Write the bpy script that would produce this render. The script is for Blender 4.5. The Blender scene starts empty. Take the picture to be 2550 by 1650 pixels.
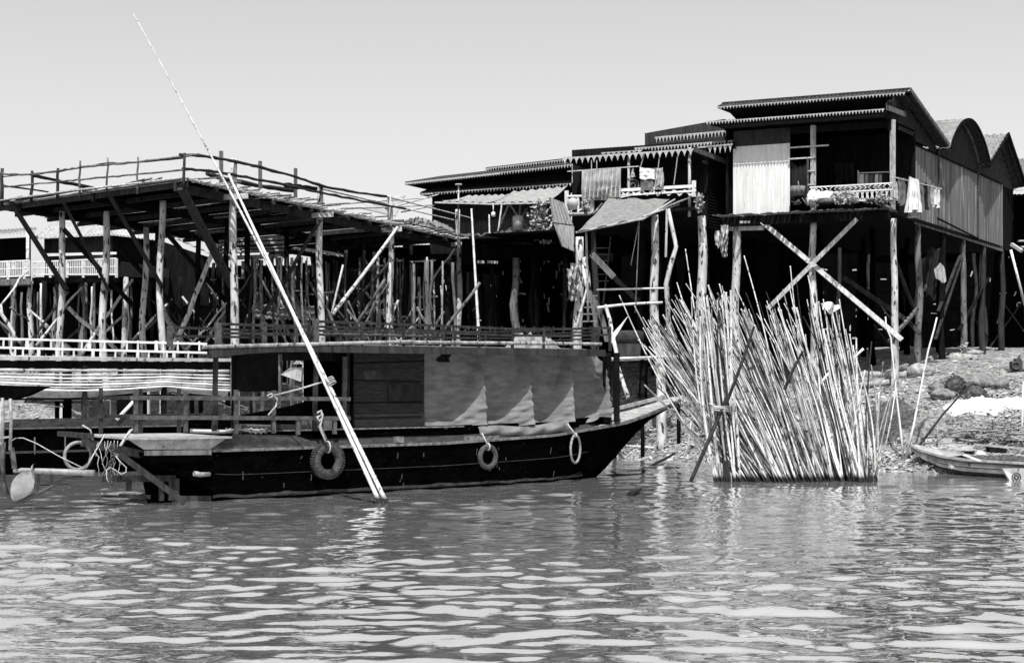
import bpy, math, random
import numpy as np
from mathutils import Vector, Matrix, noise
V = Vector
S = bpy.context.scene
COL = S.collection
# ------------------------------------------------------------------ camera model
F, CX, HY, EYE = 3540.0, 1275.0, 950.0, 2.5      # focal length in photo pixels, horizon row, eye height
def P(px, py, Y):
    return V(((px-CX)/F*Y, Y, EYE-(py-HY)/F*Y))
def G(px, py, z):
    return P(px, py, F*(EYE-z)/(py-HY))
def lerp(a, b, t): return a+(b-a)*t
def interp(x, pts):
    if x <= pts[0][0]: return pts[0][1]
    for (a, fa), (b, fb) in zip(pts, pts[1:]):
        if x <= b: return fa+(fb-fa)*(x-a)/(b-a)
    return pts[-1][1]
class Frame:                                       # a local frame: t along u, s along v, z up
    def __init__(s, o, u, v=None):
        s.o = V((o[0], o[1])); s.u = V(u).normalized()
        s.v = V(v).normalized() if v else V((-s.u.y, s.u.x))
    def w(s, t, d, z):
        q = s.o+s.u*t+s.v*d
        return V((q.x, q.y, z))
    def tz(s, px, py, d=0.0):
        o = s.o+s.v*d; k = (px-CX)/F
        t = (k*o.y-o.x)/(s.u.x-k*s.u.y); Y = o.y+s.u.y*t
        return t, EYE-(py-HY)/F*Y
    def p(s, px, py, d=0.0):
        t, z = s.tz(px, py, d); return s.w(t, d, z)
    def sz(s, px, py, t=0.0):
        o = s.o+s.u*t; k = (px-CX)/F
        d = (k*o.y-o.x)/(s.v.x-k*s.v.y); Y = o.y+s.v.y*d
        return d, EYE-(py-HY)/F*Y
    def q(s, px, py, t=0.0):
        d, z = s.sz(px, py, t); return s.w(t, d, z)
# ------------------------------------------------------------------ materials (greys, the photograph is black and white)
def mat(name, lo, hi, scale=3.0, stretch=(1, 1, 1), rough=0.8, bump=0.25, spots=0.0, spotc=None, metal=0.0, band=None, spec=0.3):
    k_ = .74 if hi > .055 else .8; lo, hi = lo*k_, hi*k_; spotc = spotc*k_ if spotc is not None else None
    m = bpy.data.materials.new(name); m.use_nodes = True
    N = m.node_tree.nodes; L = m.node_tree.links
    b = N['Principled BSDF']; b.inputs['Roughness'].default_value = rough; b.inputs['Metallic'].default_value = metal
    b.inputs['Specular IOR Level'].default_value = spec
    tc = N.new('ShaderNodeTexCoord'); mp = N.new('ShaderNodeMapping')
    mp.inputs['Scale'].default_value = stretch
    L.new(tc.outputs['Object'], mp.inputs['Vector'])
    n1 = N.new('ShaderNodeTexNoise'); n1.inputs['Scale'].default_value = scale; n1.inputs['Detail'].default_value = 6; n1.inputs['Roughness'].default_value = 0.65
    L.new(mp.outputs[0], n1.inputs['Vector'])
    r = N.new('ShaderNodeValToRGB')
    r.color_ramp.elements[0].position = 0.32; r.color_ramp.elements[1].position = 0.68
    r.color_ramp.elements[0].color = (lo, lo, lo, 1); r.color_ramp.elements[1].color = (hi, hi, hi, 1)
    L.new(n1.outputs['Fac'], r.inputs[0])
    col = r.outputs[0]
    if spots > 0:
        n2 = N.new('ShaderNodeTexNoise'); n2.inputs['Scale'].default_value = scale*3.1; n2.inputs['Detail'].default_value = 3
        L.new(mp.outputs[0], n2.inputs['Vector'])
        r2 = N.new('ShaderNodeValToRGB'); e = 0.5+0.22*(1-spots)
        r2.color_ramp.elements[0].position = e; r2.color_ramp.elements[1].position = e+0.06
        L.new(n2.outputs['Fac'], r2.inputs[0])
        mx = N.new('ShaderNodeMix'); mx.data_type = 'RGBA'
        c = spotc if spotc is not None else lo*0.3
        L.new(r2.outputs[0], mx.inputs['Factor']); L.new(col, mx.inputs['A']); mx.inputs['B'].default_value = (c, c, c, 1)
        col = mx.outputs['Result']
    if name.startswith('bamboo') or name.startswith('post'):        # wet, algae stained foot at the water line
        ge = N.new('ShaderNodeNewGeometry'); sx = N.new('ShaderNodeSeparateXYZ'); L.new(ge.outputs['Position'], sx.inputs[0])
        mr = N.new('ShaderNodeMapRange'); mr.inputs[1].default_value = .10; mr.inputs[2].default_value = .22; mr.inputs[3].default_value = 1; mr.inputs[4].default_value = 0
        L.new(sx.outputs['Z'], mr.inputs[0]); mw = N.new('ShaderNodeMix'); mw.data_type = 'RGBA'
        L.new(mr.outputs[0], mw.inputs['Factor']); L.new(col, mw.inputs['A']); mw.inputs['B'].default_value = (.012, .012, .012, 1); col = mw.outputs['Result']
    L.new(col, b.inputs['Base Color'])
    if bump:
        bp = N.new('ShaderNodeBump'); bp.inputs['Strength'].default_value = bump; bp.inputs['Distance'].default_value = 0.02
        L.new(n1.outputs['Fac'], bp.inputs['Height']); L.new(bp.outputs[0], b.inputs['Normal'])
    return m
M = {}
def mm(k, *a, **kw): M[k] = mat(k, *a, **kw)
mm('dark_wood', .003, .011, 6, (1, 1, .25), .95, spec=.03)
mm('under_wood', .0010, .003, 4, (1, 1, .2), 1, spec=.0)  # near black, deep shade beneath decks and houses put into the colour
mm('brown_wood', .012, .045, 7, (1, 1, .2), .95, spots=.3, spec=.05)
mm('grey_wood', .05, .16, 7, (1, 1, .2), .9, spots=.4, spec=.08)
mm('pale_wood', .22, .50, 8, (1, 1, .25), .85, spots=.45, spotc=.05, spec=.08)
mm('post_wood', .24, .58, 3.2, (1, 1, .35), .9, .5, spots=.7, spotc=.03, spec=.06)  # wood blotches deepened, stick shadows on the posts put into the colour
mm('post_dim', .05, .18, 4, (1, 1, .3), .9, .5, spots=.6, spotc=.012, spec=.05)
mm('bamboo', .42, .66, 4, (1, 1, .4), .6, .1, spots=.35, spotc=.12, spec=.15)
mm('bamboo_old', .28, .62, 5, (1, 1, .4), .7, .2, spots=.55, spotc=.05, spec=.1)
mm('bamboo_grey', .10, .34, 5, (1, 1, .4), .8, .2, spots=.6, spotc=.02, spec=.06)
mm('bamboo_dark', .008, .04, 5, (1, 1, .4), .85, .15, spec=.05)
mm('hull_black', .0004, .0018, 3, (1, 1, 2), .8, .3, spots=.16, spotc=.015, spec=.0)
mm('hull_grey', .015, .045, 5, (1, 1, 2), .85, .3, spots=.3, spec=.04)
mm('worn_edge', .04, .20, 9, (1, 1, 1), .85, .3, spots=.4, spec=.06)
mm('deck_pale', .16, .36, 5, (1, 1, 1), .85, .25, spots=.35, spotc=.05, spec=.08)
mm('plywood', .012, .028, 4, (1, 1, 6), .9, .2, spots=.2, spec=.04)
mm('trim_grey', .035, .10, 8, (1, 1, 1), .85, spots=.3, spec=.06)
mm('white_paint', .52, .70, 3, (1, 1, 1), .6, .05, spots=.2, spotc=.25, spec=.1)
mm('panel_white', .46, .62, 9, (1, 1, .08), .8, .05, spots=.35, spotc=.34, spec=.1)
mm('siding_grey', .07, .20, 3.2, (3, 3, .05), .85, .1, spots=.55, spotc=.42, spec=.06)
mm('sheet_dark', .003, .011, 5, (1, 1, .2), .8, .1, spec=.06)
mm('sheet_grey', .07, .20, 4, (1, 1, .2), .7, .2, spots=.4, spec=.1)
mm('sheet_pale', .20, .40, 3, (1, 1, .3), .6, .1, spots=.4, spotc=.08, spec=.1)
mm('canvas', .15, .30, 5, (1, 2, 1), .85, .25, spots=.35, spotc=.04, spec=.06)
mm('barrel_sheet', .10, .24, 4, (.4, .4, 1), .8, .1, spots=.3, spotc=.04, spec=.06)
mm('awning', .10, .22, 6, (1, 2, 1), .85, .25, spots=.3, spotc=.02, spec=.06)
mm('tile', .10, .24, 6, (1, 1, 1), .8, .2, spec=.06)
mm('tile_dark', .015, .055, 6, (1, 1, 1), .8, .2, spec=.05)
mm('fringe_pale', .24, .42, 5, (1, 1, 1), .7, .05, spec=.06)
mm('cloth_white', .50, .72, 5, (1, 1, .5), .95, .15, spec=.04)
mm('cloth_light', .22, .46, 5, (1, 1, .5), .95, .2, spots=.35, spotc=.08, spec=.04)
mm('cloth_mid', .07, .18, 5, (1, 1, .5), .95, .15, spec=.04)
mm('cloth_dark', .008, .024, 5, (1, 1, .5), .95, .15, spec=.02)
mm('curtain', .09, .175, 2.5, (1, 1, 3), .95, .3, spec=.03)
mm('rope', .22, .45, 20, (1, 1, 1), .9, .3, spec=.05)
mm('rubber', .02, .075, 18, (1, 1, 1), .85, .5, spec=.1)
mm('rubber_pale', .10, .28, 12, (1, 1, 1), .85, .4, spec=.08)
mm('iron', .02, .06, 12, (1, 1, 1), .6, .3)
mm('iron_pale', .12, .28, 10, (1, 1, 1), .5, .2)
mm('blade', .20, .34, 6, (1, 1, 1), .6, .1, spec=.15)
mm('rock', .12, .40, 7, (1, 1, 1), .95, .5, spots=.4, spotc=.03, spec=.05)
mm('rubble', .14, .50, 2.2, (1, 1, 1), .95, .5, spots=.5, spotc=.03, spec=.05)
mm('mud', .07, .28, 3.2, (1, 1, 1), .95, .9, spots=.6, spotc=.02, spec=.05)
mm('net', .025, .11, 9, (1, 1, 1), .95, .8, spec=.02)
mm('straw', .07, .28, 9, (1, 1, 1), .9, .6, spots=.4, spec=.03)
mm('sack', .07, .22, 7, (1, 1, 1), .9, .6, spots=.3, spec=.03)
mm('leaf', .03, .16, 9, (1, 1, 1), .7, .1)
mm('leaf_pale', .10, .38, 9, (1, 1, 1), .7, .1)
mm('clay', .22, .36, 6, (1, 1, 1), .6, .1)
mm('wall_grey', .018, .045, 6, (1, 1, .3), .9, .1, spec=.04)
# ------------------------------------------------------------------ mesh builder
class MB:
    def __init__(s): s.v = []; s.f = []; s.sm = []
    def add(s, vs, fs, smooth=False):
        k = len(s.v); s.v += [V(a) for a in vs]; s.f += [tuple(i+k for i in f) for f in fs]; s.sm += [smooth]*len(fs)
        return s
    def beam(s, p, q, w, h=None, up=(0, 0, 1)):
        p = V(p); q = V(q); h = h or w; d = (q-p)
        if d.length < 1e-6: return s
        d.normalize(); up = V(up)
        if abs(d.dot(up)) > .95: up = V((0.6, -0.8, 0))
        x = d.cross(up).normalized()*w/2; y = x.cross(d).normalized()*h/2
        c = [x+y, -x+y, -x-y, x-y]
        return s.add([p+a for a in c]+[q+a for a in c], [(0, 1, 2, 3), (7, 6, 5, 4)]+[(i, i+4, (i+1) % 4+4, (i+1) % 4) for i in range(4)])
    def tube(s, pts, r, n=8):
        pts = [V(a) for a in pts]; m = len(pts)
        rr = r if isinstance(r, (list, tuple)) else [r]*m
        vs = []; fs = []; x = None
        for i, a in enumerate(pts):
            d = (pts[min(i+1, m-1)]-pts[max(i-1, 0)]).normalized()
            if x is None:
                h = V((0, 0, 1)) if abs(d.z) < .9 else V((1, 0, 0)); x = d.cross(h).normalized()
            else:
                x = (x-d*x.dot(d)).normalized()
            y = d.cross(x)
            for k in range(n):
                an = 2*math.pi*k/n; vs.append(a+(x*math.cos(an)+y*math.sin(an))*rr[i])
        for i in range(m-1):
            for k in range(n):
                fs.append((i*n+k, i*n+(k+1) % n, (i+1)*n+(k+1) % n, (i+1)*n+k))
        s.add(vs, fs, True)
        b = len(s.v)-len(vs)
        s.f += [tuple(b+k for k in range(n))[::-1], tuple(b+(m-1)*n+k for k in range(n))]; s.sm += [False, False]
        return s
    def post(s, p, q, r0, r1, rnd, n=9, wob=.025):          # a rough log, slightly crooked, p below q
        p = V(p); q = V(q); m = max(4, int((q-p).length/.55)); a = rnd.uniform(0, 9)
        pts = []; rr = []
        for i in range(m+1):
            t = i/m; o = V((math.sin(a+t*5)+.5*math.sin(a*3+t*11), math.cos(a*2+t*4), 0))*wob*2*math.sin(math.pi*min(1, t*1.0))
            pts.append(p.lerp(q, t)+o); rr.append(lerp(r0, r1, t)*(1+rnd.uniform(-.06, .06)))
        return s.tube(pts, rr, n)
    def cane(s, p, q, r0, r1, rnd, n=6, bend=.0, node=.42, ang=None):   # bamboo with swollen nodes
        p = V(p); q = V(q); L = (q-p).length; d = (q-p).normalized()
        sd = d.cross(V((0, 1, 0)) if abs(d.y) < .9 else V((1, 0, 0))).normalized(); up = sd.cross(d)
        an = rnd.uniform(0, 6.28) if ang is None else ang; bo = (sd*math.cos(an)+up*math.sin(an))*bend*L
        k = max(2, int(L/node)); pts = []; rr = []
        for i in range(k+1):
            for e, g in ((-.02, 1.0), (0, 1.16), (.02, 1.0)):
                t = min(1, max(0, i/k+e/L*1.6))
                pts.append(p.lerp(q, t)+bo*math.sin(math.pi*t)); rr.append(lerp(r0, r1, t)*g)
        pts2 = [pts[0]]; r2 = [rr[0]]
        for a, b in zip(pts[1:], rr[1:]):
            if (a-pts2[-1]).length > 1e-3: pts2.append(a); r2.append(b)
        return s.tube(pts2, r2, n)
    def poly(s, pts, th):                                     # polygon extruded by vector th
        pts = [V(a) for a in pts]; th = V(th); n = len(pts)
        return s.add(pts+[a+th for a in pts], [tuple(range(n)), tuple(range(2*n-1, n-1, -1))]+[(i, i+n, (i+1) % n+n, (i+1) % n) for i in range(n)])
    def grid(s, fn, nu, nv, th=None, smooth=True):
        vs = [V(fn(i/nu, j/nv)) for j in range(nv+1) for i in range(nu+1)]
        fs = [(j*(nu+1)+i, j*(nu+1)+i+1, (j+1)*(nu+1)+i+1, (j+1)*(nu+1)+i) for j in range(nv) for i in range(nu)]
        s.add(vs, fs, smooth)
        if th is not None:
            th = V(th); s.add([a+th for a in vs], [f[::-1] for f in fs], smooth)
        return s
    def corr(s, a, b, c, n, amp, th=.012, nv=1, tile=0.0):    # corrugated sheet: ridges run from a towards c, repeat along a->b
        a = V(a); b = V(b); c = V(c); up = (b-a).cross(c-a).normalized()
        if up.z < 0: up = -up
        k = 6
        def fn(u, v):
            z = amp*math.cos(2*math.pi*u*n)
            if tile: z += tile*(1-((v*nv) % 1.0)) if v < 1 else 0
            return a+(b-a)*u+(c-a)*v+up*z
        return s.grid(fn, n*k, nv if not tile else nv*3, -up*th)
    def box(s, c, sz, rz=0.0, tilt=None):
        c = V(c); R = Matrix.Rotation(rz, 3, 'Z')
        if tilt: R = R @ Matrix.Rotation(tilt, 3, 'Y')
        vs = [c+R @ V((sz[0]*x/2, sz[1]*y/2, sz[2]*z/2)) for z in (-1, 1) for x, y in ((-1, -1), (1, -1), (1, 1), (-1, 1))]
        return s.add(vs, [(3, 2, 1, 0), (4, 5, 6, 7)]+[(i, (i+1) % 4, (i+1) % 4+4, i+4) for i in range(4)])
    def blob(s, c, sz, rnd, rough=.25, nu=12, nv=8, fq=1.7):
        c = V(c); o = V((rnd.uniform(0, 99), rnd.uniform(0, 99), rnd.uniform(0, 99))); vs = []; fs = []
        for j in range(nv+1):
            th = math.pi*j/nv
            for i in range(nu):
                ph = 2*math.pi*i/nu; d = V((math.sin(th)*math.cos(ph), math.sin(th)*math.sin(ph), math.cos(th)))
                k = 1+rough*noise.noise(d*fq+o)+rough*.5*noise.noise(d*fq*2.7+o)
                vs.append(c+V((d.x*sz[0], d.y*sz[1], d.z*sz[2]))*k)
        for j in range(nv):
            for i in range(nu):
                fs.append((j*nu+i, (j+1)*nu+i, (j+1)*nu+(i+1) % nu, j*nu+(i+1) % nu))
        return s.add(vs, fs, True)
    def rag(s, c, w_, h_, rnd, m=1):                        # a hanging crumpled rag
        c = V(c); o = V((rnd.uniform(0, 50), 0, 0)); a = rnd.uniform(0, 6)
        def fn(u, v):
            return c+V((w_*(u-.5)*(1-.45*v*abs(math.sin(a))), .10*math.sin(u*11+a+v*3), -h_*v*(1+.35*noise.noise(V((u*4, 0, 0))+o))))+V((.12*w_*noise.noise(V((u*3, v*3, 1))+o), .12*noise.noise(V((u*3, v*3, 9))+o), 0))
        return s.grid(fn, 10, 10, V((0, .012, 0)))
    def crumple(s, p, q, wd, h, rnd, n=40, m=18, fq=5.0, drape=False):     # a crumpled heap of cloth or net lying from p to q
        p = V(p); q = V(q); d = q-p; sd = V((-d.y, d.x, 0)).normalized(); o = V((rnd.uniform(0, 90), rnd.uniform(0, 90), 0))
        def fn(u, v):
            e = max(0, 1-abs(2*v-1)**2.2)*max(0, 1-abs(2*u-1)**4)
            x = V((u*d.length*fq/2, v*wd*fq/2, 0))+o; r = 1-abs(noise.noise(x))*2.2; r2 = noise.noise(x*2.3)
            w2 = wd*(.8+.5*noise.noise(V((u*4, 3, 0))+o))
            c = p+d*(u+.03*r2)+sd*(w2*(v-.5)*(.35+.65*max(0, 1-abs(2*u-1)**3)**.5)+.07*r2)+V((0, 0, h*e*(.45+.55*r+.35*r2)-.02))
            if drape: c.z = g(c.x, c.y)+h*e*(.5+.5*r+.45*r2)-.03
            return c
        return s.grid(fn, n, m, V((0, 0, -.015)))
    def lathe(s, c, prof, n=14):
        c = V(c); vs = []; fs = []
        for r, z in prof:
            for k in range(n): vs.append(c+V((r*math.cos(6.28318*k/n), r*math.sin(6.28318*k/n), z)))
        for i in range(len(prof)-1):
            for k in range(n): fs.append((i*n+k, i*n+(k+1) % n, (i+1)*n+(k+1) % n, (i+1)*n+k))
        return s.add(vs, fs, True)
    def torus(s, c, ax, R, r, n=28, m=10, sq=1.0):
        c = V(c); ax = V(ax).normalized(); x = ax.cross(V((0, 0, 1))).normalized(); y = x.cross(ax)
        vs = []; fs = []
        for i in range(n):
            a = 6.28318*i/n; d = x*math.cos(a)+y*math.sin(a)
            for k in range(m):
                b = 6.28318*k/m; vs.append(c+d*(R+r*math.cos(b))+ax*r*sq*math.sin(b))
        for i in range(n):
            for k in range(m): fs.append((i*m+k, i*m+(k+1) % m, ((i+1) % n)*m+(k+1) % m, ((i+1) % n)*m+k))
        return s.add(vs, fs, True)
    def fringe(s, p, q, h, n, th=.015, pitch=.85):             # scalloped valance hanging below the line p-q
        p = V(p); q = V(q); d = q-p; nrm = d.cross(V((0, 0, 1))).normalized()*th; k = 8
        top = []; bot = []
        for i in range(n*k+1):
            u = i/(n*k); a = p+d*u; e = abs(math.cos(math.pi*u*n))**.8
            top.append(a); bot.append(a-V((0, 0, h*(1-pitch*e))))
        m = len(top); vs = top+bot+[a+nrm for a in top]+[a+nrm for a in bot]; fs = []
        for i in range(m-1):
            fs += [(i, i+1, m+i+1, m+i), (2*m+i+1, 2*m+i, 3*m+i, 3*m+i+1), (m+i, m+i+1, 3*m+i+1, 3*m+i)]
        return s.add(vs, fs)
    def build(s, name, m, parent=None):
        me = bpy.data.meshes.new(name)
        if parent is not None:
            o0 = wloc(parent)
        else:
            xs = [a.x for a in s.v]; ys = [a.y for a in s.v]; zs = [a.z for a in s.v]
            o0 = V(((min(xs)+max(xs))/2, (min(ys)+max(ys))/2, min(zs)))
        me.from_pydata([a-o0 for a in s.v], [], s.f); me.update()
        me.polygons.foreach_set('use_smooth', s.sm)
        me.materials.append(M[m] if isinstance(m, str) else m)
        o = bpy.data.objects.new(name, me); COL.objects.link(o)
        if parent is not None: o.parent = parent
        else: o.location = o0
        return o
def wloc(o):
    q = V(o.location)
    while o.parent: o = o.parent; q = q+V(o.location)
    return q
def tag(o, label, cat, group=None, kind=None):
    if label: o['label'] = label
    if cat: o['category'] = cat
    if group: o['group'] = group
    if kind: o['kind'] = kind
    return o
def thing(name, label, cat, loc, group=None):
    o = bpy.data.objects.new(name, None); o.empty_display_size = .2; COL.objects.link(o); o.location = V(loc)
    return tag(o, label, cat, group)
def struct(o): o['kind'] = 'structure'; return o
# ------------------------------------------------------------------ camera, sun, sky
cd = bpy.data.cameras.new('camera'); cam = bpy.data.objects.new('camera', cd); COL.objects.link(cam)
cam.location = (0, 0, EYE); cam.rotation_euler = (math.radians(90), 0, 0)
cd.sensor_width = 36; cd.sensor_fit = 'HORIZONTAL'; cd.lens = 36*F/2550; cd.shift_y = (HY-825)/2550
cd.clip_end = 9000; cd.clip_start = .1
S.camera = cam
SUN_AZ = V((-.13, -.9915)); SUN_EL = math.radians(62)
sd = bpy.data.lights.new('sun', 'SUN'); sd.energy = 5.0; sd.angle = math.radians(.5); sd.color = (1, .99, .98)
so = bpy.data.objects.new('sun', sd); COL.objects.link(so)
sv = V((SUN_AZ.x*math.cos(SUN_EL), SUN_AZ.y*math.cos(SUN_EL), math.sin(SUN_EL)))
so.rotation_euler = sv.to_track_quat('Z', 'Y').to_euler(); so.location = sv*60
w = bpy.data.worlds.new('World'); S.world = w; w.use_nodes = True
N = w.node_tree.nodes; L = w.node_tree.links
sky = N.new('ShaderNodeTexSky'); sky.sky_type = 'NISHITA'; sky.sun_disc = False
sky.sun_elevation = SUN_EL; sky.sun_rotation = math.atan2(SUN_AZ.x, SUN_AZ.y)
sky.air_density = 1.0; sky.dust_density = 3.2; sky.altitude = 0
bw = N.new('ShaderNodeRGBToBW'); L.new(sky.outputs[0], bw.inputs[0])
bg = N['Background']; L.new(bw.outputs[0], bg.inputs[0]); bg.inputs[1].default_value = .135
S.view_settings.view_transform = 'Standard'; S.view_settings.look = 'None'; S.view_settings.exposure = .92; S.view_settings.gamma = 1
S.render.film_transparent = False
try:
    S.cycles.max_bounces = 6; S.cycles.diffuse_bounces = 3; S.cycles.glossy_bounces = 3; S.cycles.use_denoising = True
except Exception: pass
# ------------------------------------------------------------------ ground and water
EDGE = [(-60, 48), (-20, 46.5), (-8, 47), (0, 48), (4, 46.3), (7, 44), (10, 40.5), (12, 38.6), (16, 37.6), (30, 36.5), (60, 35)]
def g0(x, y):
    d = y-interp(x, EDGE)
    return max(-1.6, d*.3) if d < 0 else 4.2*(1-math.exp(-d*.11))
def g(x, y):
    return g0(x, y)+.16*noise.noise(V((x*.8, y*.8, 3)))+.07*noise.noise(V((x*2.7, y*2.7, 7)))
def ground():
    xs = [-4000, -600, -150, -60, -35]+[-24+i*.3 for i in range(int(54/.3)+1)]+[40, 60, 150, 600, 4000]
    ys = [31, 34, 36]+[37+i*.25 for i in range(int(23/.25)+1)]+[61+i*1.2 for i in range(12)]+[80, 110, 200, 600, 2000, 6000]
    vs = [(x, y, g(x, y)) for y in ys for x in xs]; n = len(xs)
    fs = [(j*n+i, j*n+i+1, (j+1)*n+i+1, (j+1)*n+i) for j in range(len(ys)-1) for i in range(n-1)]
    mb = MB(); mb.add(vs, fs, True)
    return struct(mb.build('riverbank', 'mud'))
ground()
def water():
    rs = random.Random(11); W = []
    for i in range(70):
        lam = math.exp(rs.uniform(math.log(.30), math.log(1.7))); an = rs.gauss(math.pi/2+.06, .66)
        k = 2*math.pi/lam; W.append((k*math.cos(an), k*math.sin(an), rs.uniform(0, 6.283), lam))
    rows = np.concatenate([np.linspace(2.0, 9.0, 20), F*EYE/(np.linspace(1700, 1078, 640)-HY), np.linspace(72, 110, 8), [200, 500, 1500, 6000]])
    cols = np.linspace(-1, 1, 520); cols = np.sign(cols)*np.abs(cols)**1.0
    Yg, C = np.meshgrid(rows, cols, indexing='ij'); X = C*(Yg*.55+3)
    X[-4:] = C[-4:]*6000
    Z = np.zeros_like(X); dy = np.gradient(rows)[:, None]; dx = (Yg*.55+3)*2/520
    pat = 0.55+0.45*np.sin(X*.21+Yg*.13+1)*np.sin(Yg*.33-X*.12+.4)
    for kx, ky, ph, lam in W:
        res = np.clip((lam/np.maximum(dy*abs(ky)*lam/6.28+1e-6, dx*abs(kx)*lam/6.28+1e-6)-3)/4, 0, 1)
        a = .0022*lam*(.35+1.0*pat)*(.9 if lam > .8 else 1.3)
        Z += a*res*np.sin(kx*X+ky*Yg+ph+.5*np.sin(.5*X+.35*Yg+ph))
    n = X.shape[1]; m = X.shape[0]
    co = np.stack([X, Yg, Z], -1).reshape(-1, 3)
    idx = np.arange(m*n).reshape(m, n)
    q = np.stack([idx[:-1, :-1], idx[:-1, 1:], idx[1:, 1:], idx[1:, :-1]], -1).reshape(-1, 4)
    me = bpy.data.meshes.new('river_water'); me.vertices.add(m*n); me.vertices.foreach_set('co', co.ravel())
    me.loops.add(q.size); me.loops.foreach_set('vertex_index', q.ravel().astype(np.int32))
    me.polygons.add(len(q)); me.polygons.foreach_set('loop_start', np.arange(0, q.size, 4, dtype=np.int32))
    me.polygons.foreach_set('use_smooth', np.ones(len(q), dtype=bool)); me.update(); me.validate()
    wm = bpy.data.materials.new('river_water'); wm.use_nodes = True; N = wm.node_tree.nodes; L = wm.node_tree.links
    N.remove(N['Principled BSDF']); out = N['Material Output']
    df = N.new('ShaderNodeBsdfDiffuse'); df.inputs['Color'].default_value = (.24, .24, .24, 1)
    gl = N.new('ShaderNodeBsdfGlossy'); gl.inputs['Roughness'].default_value = .04; gl.inputs['Color'].default_value = (.95, .95, .95, 1)
    fr = N.new('ShaderNodeFresnel'); fr.inputs['IOR'].default_value = 1.33
    mu = N.new('ShaderNodeMath'); mu.operation = 'MULTIPLY_ADD'; mu.inputs[1].default_value = 3.0; mu.inputs[2].default_value = .0
    mi = N.new('ShaderNodeMath'); mi.operation = 'MINIMUM'; mi.inputs[1].default_value = .91
    ms = N.new('ShaderNodeMixShader'); L.new(fr.outputs[0], mu.inputs[0]); L.new(mu.outputs[0], mi.inputs[0]); L.new(mi.outputs[0], ms.inputs[0]); L.new(df.outputs[0], ms.inputs[1]); L.new(gl.outputs[0], ms.inputs[2]); L.new(ms.outputs[0], out.inputs['Surface'])
    tc = N.new('ShaderNodeTexCoord'); mp = N.new('ShaderNodeMapping'); mp.inputs['Scale'].default_value = (1.0, 2.4, 1)
    L.new(tc.outputs['Object'], mp.inputs['Vector'])
    n1 = N.new('ShaderNodeTexNoise'); n1.inputs['Scale'].default_value = 4.5; n1.inputs['Detail'].default_value = 2
    L.new(mp.outputs[0], n1.inputs['Vector'])
    bp = N.new('ShaderNodeBump'); bp.inputs['Strength'].default_value = .06; bp.inputs['Distance'].default_value = .05
    L.new(n1.outputs['Fac'], bp.inputs['Height']); [L.new(bp.outputs[0], x.inputs['Normal']) for x in (gl, fr)]
    me.materials.append(wm)
    o = bpy.data.objects.new('river_water', me); COL.objects.link(o); struct(o)
water()
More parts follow.
